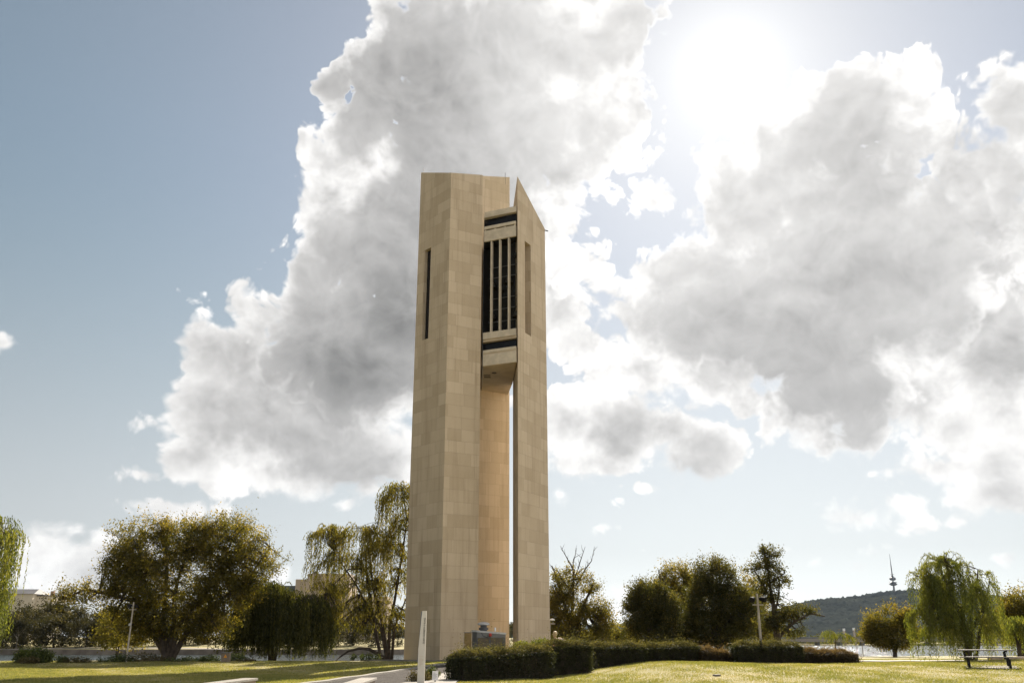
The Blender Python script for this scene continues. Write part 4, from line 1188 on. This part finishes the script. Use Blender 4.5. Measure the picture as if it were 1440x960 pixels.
# low concrete seats by the path
def seat_wall(label, pts, h, w_, name='concrete_seat'):
    a, b = Vector(pts[0]), Vector(pts[1]); d = (b - a).normalized(); nrm = Vector((-d.y, d.x))
    c = (a + b) / 2; g0, g1 = zg(a.x, a.y), zg(b.x, b.y)
    t = empty(name, (c.x, c.y, zg(c.x, c.y)), label, 'bench')
    poly = [a, b, b + nrm * w_, a + nrm * w_]
    MB().prism([p + d * (0.08 if i in (0, 3) else -.08) + nrm * (.06 if i < 2 else -.06) for i, p in enumerate(poly)], min(g0, g1) - .1, [g0 + h - .09, g1 + h - .09, g1 + h - .09, g0 + h - .09]).build('base', mat('brown_concrete', (.30, .23, .17), .85, .15, 1.5), t)
    MB().prism(poly, [g0 + h - .088, g1 + h - .088, g1 + h - .088, g0 + h - .088], [g0 + h, g1 + h, g1 + h, g0 + h]).build('seat_slab', M['concrete'], t, bevel=.01)
    return t
seat_wall('low concrete seat cut by the bottom edge on the shaded lawn', [(-9.75, 30.0), (-9.45, 35.6)], .40, .55)
seat_wall('low concrete seat cut by the bottom edge beside the road', [(-5.05, 30.5), (-5.25, 37.2)], .36, .62)

# equipment hut in front of the tower
HY = 77.0
hl = at(663.5, 900, HY).x; hr = at(711, 900, HY).x; hz = at(671, 886, HY).z; hz2 = at(711, 889.5, HY).z
hg = zg((hl + hr) / 2, HY)
hut = empty('equipment_hut', ((hl + hr) / 2, HY + 1, hg), 'dark grey metal equipment hut with a roof vent before the tower', 'hut')
hc = at(670.5, 900, HY).x
MB().prism([(hc, HY), (hr, HY), (hr - .1, HY + 2.0), (hl + .15, HY + 2.0), (hl, HY + .55)], hg - .2, [hz - .12, hz2 - .12, hz2 - .12, hz - .12, hz - .1]).build('walls', M['grey_metal'], hut)
MB().prism([(hc - .03, HY - .08), (hr + .06, HY - .08), (hr, HY + 2.1), (hl + .05, HY + 2.1), (hl - .07, HY + .52)], [hz - .118, hz2 - .118, hz2 - .118, hz - .118, hz - .098], [hz + .02, hz2 + .02, hz2 + .02, hz + .02, hz + .05]).build('roof', M['galv'], hut)
MB().prism([(hc, HY - .03), (hr, HY - .03), (hr, HY - .002), (hc, HY - .002)], at(690, 896, HY).z, [hz - .13, hz2 - .13, hz2 - .13, hz - .13]).build('fascia', M['mid_metal'], hut)
for (xa, xb) in ((671.5, 687.8), (690, 706)):
    a, b = at(xa, 900, HY).x, at(xb, 900, HY).x
    MB().box(((a + b) / 2, HY - .02, (hg + at(690, 896.5, HY).z) / 2), (b - a, .03, at(690, 896.5, HY).z - hg)).build('panel', M['brown_panel'], hut, bevel=.006)
for px in (688.9, 707.5):
    x = at(px, 900, HY).x
    MB().box((x, HY - .04, (hg + hz2 - .3) / 2), (.09, .07, hz2 - .3 - hg)).build('frame_post', M['grey_metal'], hut)
vc = at(680, 885, HY + 1)
rv = MB().lathe((vc.x, HY + 1, hz - .05), [(.30, 0), (.30, .10), (.40, .12), (.40, .26), (.30, .29), (.27, .31), (.27, .475)], 28).build('roof_vent', M['grey_metal'], hut)
MB().lathe((vc.x, HY + 1, hz - .05), [(.46, .48), (.50, .52), (.50, .62), (.32, .70), (.05, .75)], 28).build('vent_cowl', M['galv'], rv)
p = at(689.5, 892, HY)
MB().lathe((p.x, HY - .12, p.z - .12), [(.10, 0), (.12, .03), (.12, .20), (.08, .25)], 16).build('alarm_beacon', M['red'], hut)
p = at(696.3, 885, HY + 1)
MB().lathe((p.x, HY + 1, p.z - .25), [(.02, 0), (.02, .14), (.07, .17), (.07, .40), (.03, .44)], 14).build('antenna_dome', M['white_plastic'], hut)
p = at(703, 884, HY + .6)
MB().tube([(p.x, HY + .6, hz2 - .1), (p.x, HY + .6, p.z + .1)], .018, 6).build('aerial', M['galv'], hut)
cb = [at(x, y, HY - .1) for x, y in ((677, 889), (679, 893), (684, 895.5), (689, 894))]
MB().tube(cb, .02, 6).build('cable', M['lamp_black'], hut)
# bronzed gate panel between hut and tower
ga, gb = at(652.8, 900, HY + 2).x, at(663, 900, HY + 2).x
gt = empty('screen_panel', ((ga + gb) / 2, HY + 2, hg), 'brass-coloured glossy screen panel left of the equipment hut', 'panel')
zt = at(658, 889.5, HY + 2).z
MB().box(((ga + gb) / 2, HY + 2, (hg + zt) / 2), (gb - ga, .05, zt - hg)).build('panel', M['brass'], gt, bevel=.01)
MB().box(((ga + gb) / 2, HY + 2, zt + .03), (gb - ga + .06, .09, .055)).build('top_rail', M['grey_metal'], gt)
MB().box((ga - .03, HY + 2, (hg + zt) / 2), (.05, .08, zt - hg)).build('post', M['stone_trim'], gt)

# floodlight post half hidden by the right shaft
FY = 96.0
fp = at(776.5, 871, FY)
fl = empty('floodlight_post', (fp.x, FY, zg(fp.x, FY)), 'floodlight and timber cross-arm peeping out behind the right shaft', 'light')
MB().tube([(fp.x - .25, FY, zg(fp.x, FY) - .1), (fp.x - .25, FY, fp.z)], .08, 8).build('post', M['timber_pole'], fl)
MB().box((fp.x, FY, fp.z - .38), (.6, .12, .1)).build('cross_arm', M['timber_pole'], fl)
MB().lathe((fp.x, FY, fp.z - .1), [(.12, 0), (.26, .04), (.30, .12), (.18, .2), (.04, .24)], 18).build('lamp', M['white_plastic'], fl)

# leaning-looking light pole on the left lawn edge and the twin-lamp pole on the right
def light_pole(label, px, pyb, pyt, Y, lamps, cam_box=False):
    b = at(px, pyb, Y); top = at(px, pyt, Y).z
    g = zg(b.x, Y)
    t = empty('light_pole', (b.x, Y, g), label, 'light pole')
    MB().tube([(b.x, Y, g - .2), (b.x, Y, g + 1.0), (b.x, Y, top)], [.08, .075, .062], 12).build('pole', M['timber_pole'], t, smooth=True)
    MB().box((b.x, Y - .02, top - .62), (.62, .06, .06)).build('cross_arm', M['timber_pole'], t)
    for s in lamps:
        h = MB(); c = Vector((b.x + s * .27, Y - .05, top - .32))
        d = Vector((s * .6, -.8, -.25)).normalized()
        h.tube([c - d * .2, c - d * .1, c + d * .14, c + d * .2], [.08, .13, .15, .15], 16)
        lo = h.build('floodlight', M['lamp_black'], t)
        MB().tube([c + d * .2005, c + d * .215], .13, 16).build('lens', M['dark_glass'], lo)
        MB().tube([(b.x + s * .25, Y - .02, top - .60), (c.x, c.y, c.z - .1)], .025, 6).build('bracket', M['lamp_black'], t)
    if cam_box:
        z = top - (top - g) * .38
        MB().box((b.x - .02, Y - .16, z), (.18, .16, .20)).build('junction_box', M['galv'], t, bevel=.02)
    return t
light_pole('pale pole with small lamps standing among shrubs at the left lakeside', 178, 925, 846, 80, (-1, 1), True)
light_pole('pale pole with twin black floodlights rising from a hedge', 1071.5, 920, 834, 53.2, (-1, 1))

# utility box with a warning triangle
UY = 79.0
ux0, ux1 = at(310.8, 925, UY).x, at(322, 925, UY).x; uz = at(316, 917.5, UY).z; ug = zg((ux0 + ux1) / 2, UY)
ub = empty('utility_box', ((ux0 + ux1) / 2, UY + .25, ug), 'brown utility cabinet with an orange warning triangle by the water', 'cabinet')
MB().box(((ux0 + ux1) / 2, UY + .25, (ug + uz) / 2), (ux1 - ux0, .5, uz - ug)).build('cabinet', M['box_brown'], ub, bevel=.015)
MB().box(((ux0 + ux1) / 2, UY + .25, uz + .025), (ux1 - ux0 + .08, .58, .05)).build('lid', M['mid_metal'], ub, bevel=.01)
tcx, tcz = at(317, 922, UY).x, at(317, 922, UY).z
plate([(tcx - .14, tcz - .11), (tcx + .14, tcz - .11), (tcx, tcz + .14)], UY - .012, UY - .002, 'warning_sign', M['orange'], ub)
plate([(tcx - .015, tcz - .08), (tcx + .03, tcz + .0), (tcx + .0, tcz + .0), (tcx + .02, tcz + .07), (tcx - .03, tcz - .015), (tcx + .0, tcz - .015)], UY - .02, UY - .013, 'bolt_mark', M['ink'], ub)

# picnic table
PT = ground_hit(1392, 936.5)
TY = 45.0
pc = at(1388, 930, TY); pc.z = zg(pc.x, TY)
ptb = empty('picnic_table', (pc.x, TY, pc.z), 'grey picnic table with attached benches on a slab under the willow', 'picnic table')
TA = R(-24)
def loc(u, v, z): return (pc.x + u * math.cos(TA) - v * math.sin(TA), TY + u * math.sin(TA) + v * math.cos(TA), pc.z + z)
for k in range(4): MB().box(loc(0, -.29 + k * .194, .77), (2.35, .18, .045), TA).build('table_slat', M['bench_wood'], ptb, bevel=.006)
for s in (-1, 1):
    for k in range(2): MB().box(loc(0, s * (.66 + k * .155), .46), (2.35, .145, .042), TA).build('bench_slat', M['bench_wood'], ptb, bevel=.006)
for u in (-.85, .85):
    MB().box(loc(u, 0, .715), (.09, .72, .06), TA).build('table_bearer', M['table_steel'], ptb)
    MB().box(loc(u, 0, .405), (.09, 1.78, .065), TA).build('bench_bearer', M['table_steel'], ptb)
    for s in (-1, 1):
        MB().tube([loc(u + .06, s * .82, -.06), loc(u + .06, s * .74, .38)], [.055, .05], 8).build('leg', M['table_steel'], ptb)
        MB().tube([loc(u - .06, s * .28, .38), loc(u - .06, s * .18, .70)], .05, 8).build('strut', M['table_steel'], ptb)
slab = MB(); cs_ = [loc(-.95, -.98, 0), loc(1.25, -.98, 0), loc(1.25, .9, 0), loc(-.95, .9, 0)]
slab.prism(cs_, [zg(c[0], c[1]) - .15 for c in cs_], [zg(c[0], c[1]) + .02 for c in cs_])
tag(slab.build('concrete_slab', M['concrete']), 'pale concrete slab under the picnic table', 'slab')
# stone edging beyond the table
ed = MB(); e0, e1 = at(1395, 931, 60), at(1475, 931, 61)
ed.prism([(e0.x, 60), (e1.x, 61), (e1.x, 61.5), (e0.x, 60.5)], [zg(e0.x, 60) - .2, zg(e1.x, 61) - .2] * 2, [zg(e0.x, 60) + .32] * 4)
tag(ed.build('stone_edging', mat('edging_stone', (.30, .24, .18), .9, .2, 2, bump=.4), bevel=.03), 'low brown stone edging beyond the right end of the picnic table', 'edging')

# flat covers set in the lawn
for (px, py, lab) in ((822, 945, 'pale flat drain cover in the lawn beside the tall square hedge'), (1008, 950, 'small pale flat cover in the middle of the right lawn')):
    g = ground_hit(px, py); t = MB()
    t.box((g.x, g.y, g.z + .03), (.5 if px < 900 else .26, .5 if px < 900 else .26, .06), .3)
    tag(t.build('drain_cover', M['concrete'], bevel=.01), lab, 'cover')

# sapling stakes at the water edge
for (px, lab) in ((1206.5, 'leftmost thin wooden stake beside the sapling at the water'), (1214, 'rightmost thin wooden stake beside the sapling at the water')):
    b = at(px, 921, 98); g = zg(b.x, 98)
    o = MB().tube([(b.x, 98, g - .2), (b.x, 98, at(px, 902, 98).z)], .035, 6).build('wooden_stake', M['timber_pole'])
    tag(o, lab, 'stake', 'stakes by the sapling')

# the bridge and its twin pylons
BY = 585.0
br = empty('bridge', (at(1150, 900, BY).x, BY, -1.5), 'long low concrete road bridge across the lake below the hill', 'bridge')
xa, xb = at(1040, 900, BY).x, at(1420, 900, BY).x
zt, zb_ = at(1140, 897.6, BY).z, at(1140, 902.0, BY).z
MB().box(((xa + xb) / 2, BY, (zt + zb_) / 2), (xb - xa, 9, zt - zb_)).build('deck', mat('bridge_concrete', (.30, .26, .22), .9, .12, .05), br)
MB().box(((xa + xb) / 2, BY - 4.45, zt + .55), (xb - xa, .15, .9)).build('railing', M['mid_metal'], br)
for px in range(1050, 1420, 31):
    x = at(px + 6, 900, BY).x
    MB().box((x, BY, (zb_ - 2.6) / 2 - .2), (1.6, 6, zb_ + 2.6 - .02)).build('pier', M['mid_metal'], br)
for px, top, lab in ((1188.5, 884, 'left one of the two pale pylons standing beyond the bridge'), (1202.5, 883, 'right one of the two pale pylons standing beyond the bridge')):
    b = at(px, 902, 600); t = at(px, top, 600)
    p = empty('pylon', (b.x, 600, zg(b.x, 600)), lab, 'pylon', 'pylons at the bridge')
    MB().box((b.x, 600, (t.z - 4) / 2), (1.1, 1.1, t.z + 2.6)).build('shaft', mat('pylon_stone', (.38, .33, .28), .8, .08, .3), p)
    MB().box((b.x, 600, t.z - 1.0 + .6), (1.2, 1.2, 1.5)).build('cap', M['white_plastic'], p)

# telecommunications tower on the hill
KY = 4480.0
kb = at(1258, 834, KY)
kt = empty('telecom_tower', (kb.x, KY, kb.z - 12), 'slim telecommunications tower with round decks on the hilltop', 'tower')
def kz(py): return at(1257, py, KY).z
def kr(w_): return w_ * KY / 1300 / 2 * 1.25
z0 = kb.z - 12
MB().lathe((kb.x, KY, 0), [(kr(2.7), z0), (kr(2.0), kz(824)), (kr(1.7), kz(821))], 16).build('stem', M['mid_metal'], kt)
MB().lathe((kb.x, KY, 0), [(kr(4.0), kz(823)), (kr(8.2), kz(821.6)), (kr(8.6), kz(820.4)), (kr(6), kz(820)), (kr(6), kz(819.4)), (kr(8.2), kz(819)), (kr(8.2), kz(818.3)), (kr(3), kz(817.5))], 24).build('lower_drum', M['grey_metal'], kt)
MB().lathe((kb.x, KY, 0), [(kr(1.5), kz(821)), (kr(1.4), kz(816)), (kr(5), kz(815.5)), (kr(7.2), kz(813.8)), (kr(6.4), kz(812)), (kr(3), kz(810.6)), (kr(1.3), kz(808))], 24).build('upper_drum', M['grey_metal'], kt)
MB().lathe((kb.x, KY, 0), [(kr(1.5), kz(810)), (kr(1.3), kz(807.6)), (kr(3.6), kz(807.4)), (kr(3.6), kz(806.9)), (kr(1.2), kz(806.7)), (kr(1.1), kz(797)), (kr(.7), kz(790)), (kr(.3), kz(778.5))], 12).build('mast', M['grey_metal'], kt)

# buildings beyond the far bank
b1 = empty('long_building', (at(20, 850, 300).x, 300, 0), 'cream building with a dark slate hip roof behind the left gum trees', 'building')
xa, xb = at(-40, 840, 300).x, at(46, 840, 300).x
ze, zr = at(20, 834.5, 300).z, at(20, 826.5, 300).z
MB().box(((xa + xb) / 2, 306, ze / 2 - .5), (xb - xa, 12, ze + 1)).build('wall', M['cream_wall'], b1)
rf = MB(); o_ = .5
A_, B_, C_, D_ = (xa - o_, 300 - o_, ze + .005), (xb + o_, 300 - o_, ze + .005), (xb + o_, 312 + o_, ze + .005), (xa - o_, 312 + o_, ze + .005)
E_, F_ = (xa + 5, 306, zr), (xb - 1.4, 306, zr)
for f in ([A_, B_, F_, E_], [B_, C_, F_], [C_, D_, E_, F_], [D_, A_, E_], [D_, C_, B_, A_]): rf.poly(f)
rf.build('roof', M['slate_roof'], b1)
x2 = at(78, 840, 304).x
MB().box(((xb + x2) / 2 + .01, 307, at(60, 837.5, 302).z / 2 - .5), (x2 - xb, 9, at(60, 837.5, 302).z + 1)).build('side_wing', M['cream_wall'], b1)
MB().box(((xb + x2) / 2 + .01, 307, at(60, 837.5, 302).z + .13), (x2 - xb + .5, 9.5, .25)).build('flat_roof', M['slate_roof'], b1)
ch = at(72, 834, 304); MB().box((ch.x, 305, ch.z - .3), (1.0, 1.0, 2.2)).build('chimney', mat('chimney_brick', (.28, .16, .11), .9, .2, 2), b1)
for k in range(7):
    MB().box((xa + 2.5 + k * 2.6, 299.985, ze * .62), (1.1, .05, 1.7)).build('window', M['window_glass'], b1)

b2 = empty('stepped_building', (at(440, 850, 300).x, 300, 0), 'tan stepped multi-storey building behind the dome willow', 'building')
def blk(xa, xb, py, y0, d, name, m):
    a, b = at(xa, py, y0).x, at(xb, py, y0).x; z = at((xa + xb) / 2, py, y0).z
    MB().box(((a + b) / 2, y0 + d / 2, z / 2 - .5), (b - a, d, z + 1)).build(name, m, b2)
    return a, b, z
blk(416, 452, 814, 300, 14, 'wall', M['tan_wall']); blk(433, 492, 806, 303, 16, 'tower_block', M['tan_wall']); blk(492.2, 545, 838, 301, 14, 'side_wing', M['tan_wall'])
a, b, z = blk(390, 415.8, 823, 301, 12, 'glass_wing', M['window_glass'])
for (xa, xb, ya, yb) in ((440, 444, 819, 821.5), (460, 466, 818, 830), (430, 443, 836, 838), (434, 442, 846, 848), (460, 468, 828, 830), (470, 478, 820, 823), (476, 486, 832, 835)):
    a, b = at(xa, ya, 299.9).x, at(xb, ya, 299.9).x; z1, z0 = at(xa, ya, 299.9).z, at(xa, yb, 299.9).z
    yy = 299.97 if xb < 452 else 302.97
    MB().box(((a + b) / 2, yy, (z0 + z1) / 2), (b - a, .08, z1 - z0)).build('window', M['window_glass'], b2)
MB().box((at(441, 805, 303).x, 306, at(441, 805.2, 303).z), (1.6, 1.6, 1.4)).build('roof_plant', M['mid_metal'], b2)

# person bending beyond the tall square hedge
PY = 49.6
pb = at(780.5, 900, PY); pg = zg(pb.x, PY)
person = empty('person', (pb.x, PY, pg), 'fair-haired person in a pink striped top reaching an arm out behind the square hedge', 'person')
def skin(name, verts, edges, radii, m, root=0, sub=1):
    me = bpy.data.meshes.new(name); me.from_pydata(verts, edges, [])
    o = bpy.data.objects.new(name, me); COL.objects.link(o)
    md = o.modifiers.new('skin', 'SKIN'); md.use_smooth_shade = True
    sv_ = me.skin_vertices[0].data
    for i, r in enumerate(radii):
        sv_[i].radius = (r, r) if not isinstance(r, tuple) else r
        sv_[i].use_root = (i == root)
    s2 = o.modifiers.new('sub', 'SUBSURF'); s2.levels = sub; s2.render_levels = sub
    me.materials.append(m)
    o.parent = person; o.matrix_parent_inverse = parent_matrix(person).inverted()
    return o
hz_ = at(778, 887, PY).z                         # crown of the head
ox, oz = pb.x, pg
H0 = hz_ - pg
hipz = H0 * .575
V_ = [(.06, 0, hipz), (.07, 0, hipz + .22), (.06, 0, hipz + .46), (.02, 0, hipz + .54), (-.02, 0, H0 - .20), (-.03, -.01, H0 - .09),
      (.05, -.10, hipz - .08), (.0, -.11, hipz * .5), (.05, -.11, .07), (-.08, -.14, .03),
      (.08, .10, hipz - .08), (.08, .12, hipz * .5), (.12, .12, .07), (-.01, .15, .03),
      (.18, -.10, hipz + .52), (.36, -.14, hipz + .49), (.57, -.16, hipz + .42), (.65, -.16, hipz + .40),
      (.02, .19, hipz + .46), (-.06, .22, hipz + .20), (-.18, .16, hipz + .12), (-.25, .13, hipz + .13)]
E_ = [(0, 1), (1, 2), (2, 3), (3, 4), (4, 5), (0, 6), (6, 7), (7, 8), (8, 9), (0, 10), (10, 11), (11, 12), (12, 13), (2, 14), (14, 15), (15, 16), (16, 17), (2, 18), (18, 19), (19, 20), (20, 21)]
Rr = [.13, .125, .13, .055, .095, .085, .09, .06, .045, .04, .09, .06, .045, .04, .06, .043, .033, .03, .06, .043, .033, .03]
skin('body', [(ox + x, PY + y, oz + z) for x, y, z in V_], E_, Rr, M['skin'])
def stripes():
    m = bpy.data.materials.new('pink_striped_cloth'); m.use_nodes = True
    q = NT(m.node_tree); b = m.node_tree.nodes['Principled BSDF']; tcn = q.n('ShaderNodeTexCoord')
    wv_ = q.n('ShaderNodeTexWave'); q.link(tcn.outputs['Object'], wv_.inputs['Vector']); wv_.inputs['Scale'].default_value = 5; wv_.bands_direction = 'Z'
    q.link(q.mix(q.ss(wv_.outputs[1], .4, .6), (.62, .36, .30, 1), (.72, .62, .55, 1)), b.inputs['Base Color']); b.inputs['Roughness'].default_value = .8
    return m
T_ = [V_[i] for i in (0, 1, 2, 14, 15, 16, 18, 19)]
skin('striped_top', [(ox + x, PY + y, oz + z) for x, y, z in T_], [(0, 1), (1, 2), (2, 3), (3, 4), (4, 5), (2, 6), (6, 7)], [.145, .14, .145, .078, .064, .05, .075, .06], stripes())
Lg = [V_[i] for i in (0, 6, 7, 8, 10, 11, 12)]
skin('trousers', [(ox + x, PY + y, oz + z) for x, y, z in Lg], [(0, 1), (1, 2), (2, 3), (0, 4), (4, 5), (5, 6)], [.143, .105, .078, .062, .105, .078, .062], M['trousers'])
hd = (ox - .02, PY, oz + H0 - .14)
hm = MB()
rings = [(.02, .15), (.075, .135), (.105, .09), (.115, .03), (.112, -.03), (.10, -.08)]
hm.lathe((hd[0] + .025, hd[1], hd[2]), [(r, z) for r, z in reversed(rings)], 18)
hm.build('hair', M['hair'], person, smooth=True)
fm = MB()
fm.tube([(hd[0] - .085, PY, hd[2] + .02), (hd[0] - .125, PY, hd[2] - .02), (hd[0] - .095, PY, hd[2] - .035)], [.012, .018, .012], 6)
for s in (-1, 1): fm.tube([(hd[0] - .01, PY + s * .095, hd[2] - .03), (hd[0] + .0, PY + s * .105, hd[2] + .02)], [.02, .026], 6)
fm.build('nose_and_ears', M['skin'], person)
em = MB()
for s in (-1, 1): em.box((hd[0] - .096, PY + s * .034, hd[2] + .022), (.014, .026, .012))
em.box((hd[0] - .096, PY, hd[2] - .075), (.012, .045, .010))
em.build('eyes_and_mouth', M['ink'], person)

# ------------------------------------------------------------------ the air
hz = MB(); hz.prism([(-6990, -70), (6990, -70), (6990, 9290), (-6990, 9290)], -4.6, 620)
ho = hz.build('haze', None_mat := bpy.data.materials.new('haze_air'))
ho['kind'] = 'stuff'
ho['label'] = 'thin pale blue haze in the air over the lake'; ho['category'] = 'haze'
None_mat.use_nodes = True
nt_ = None_mat.node_tree; nt_.nodes.clear()
pv = nt_.nodes.new('ShaderNodeVolumePrincipled'); pv.inputs['Color'].default_value = (.60, .77, 1.0, 1); pv.inputs['Density'].default_value = 0.00001
pv.inputs['Anisotropy'].default_value = 0.25
mo = nt_.nodes.new('ShaderNodeOutputMaterial'); nt_.links.new(pv.outputs[0], mo.inputs['Volume'])
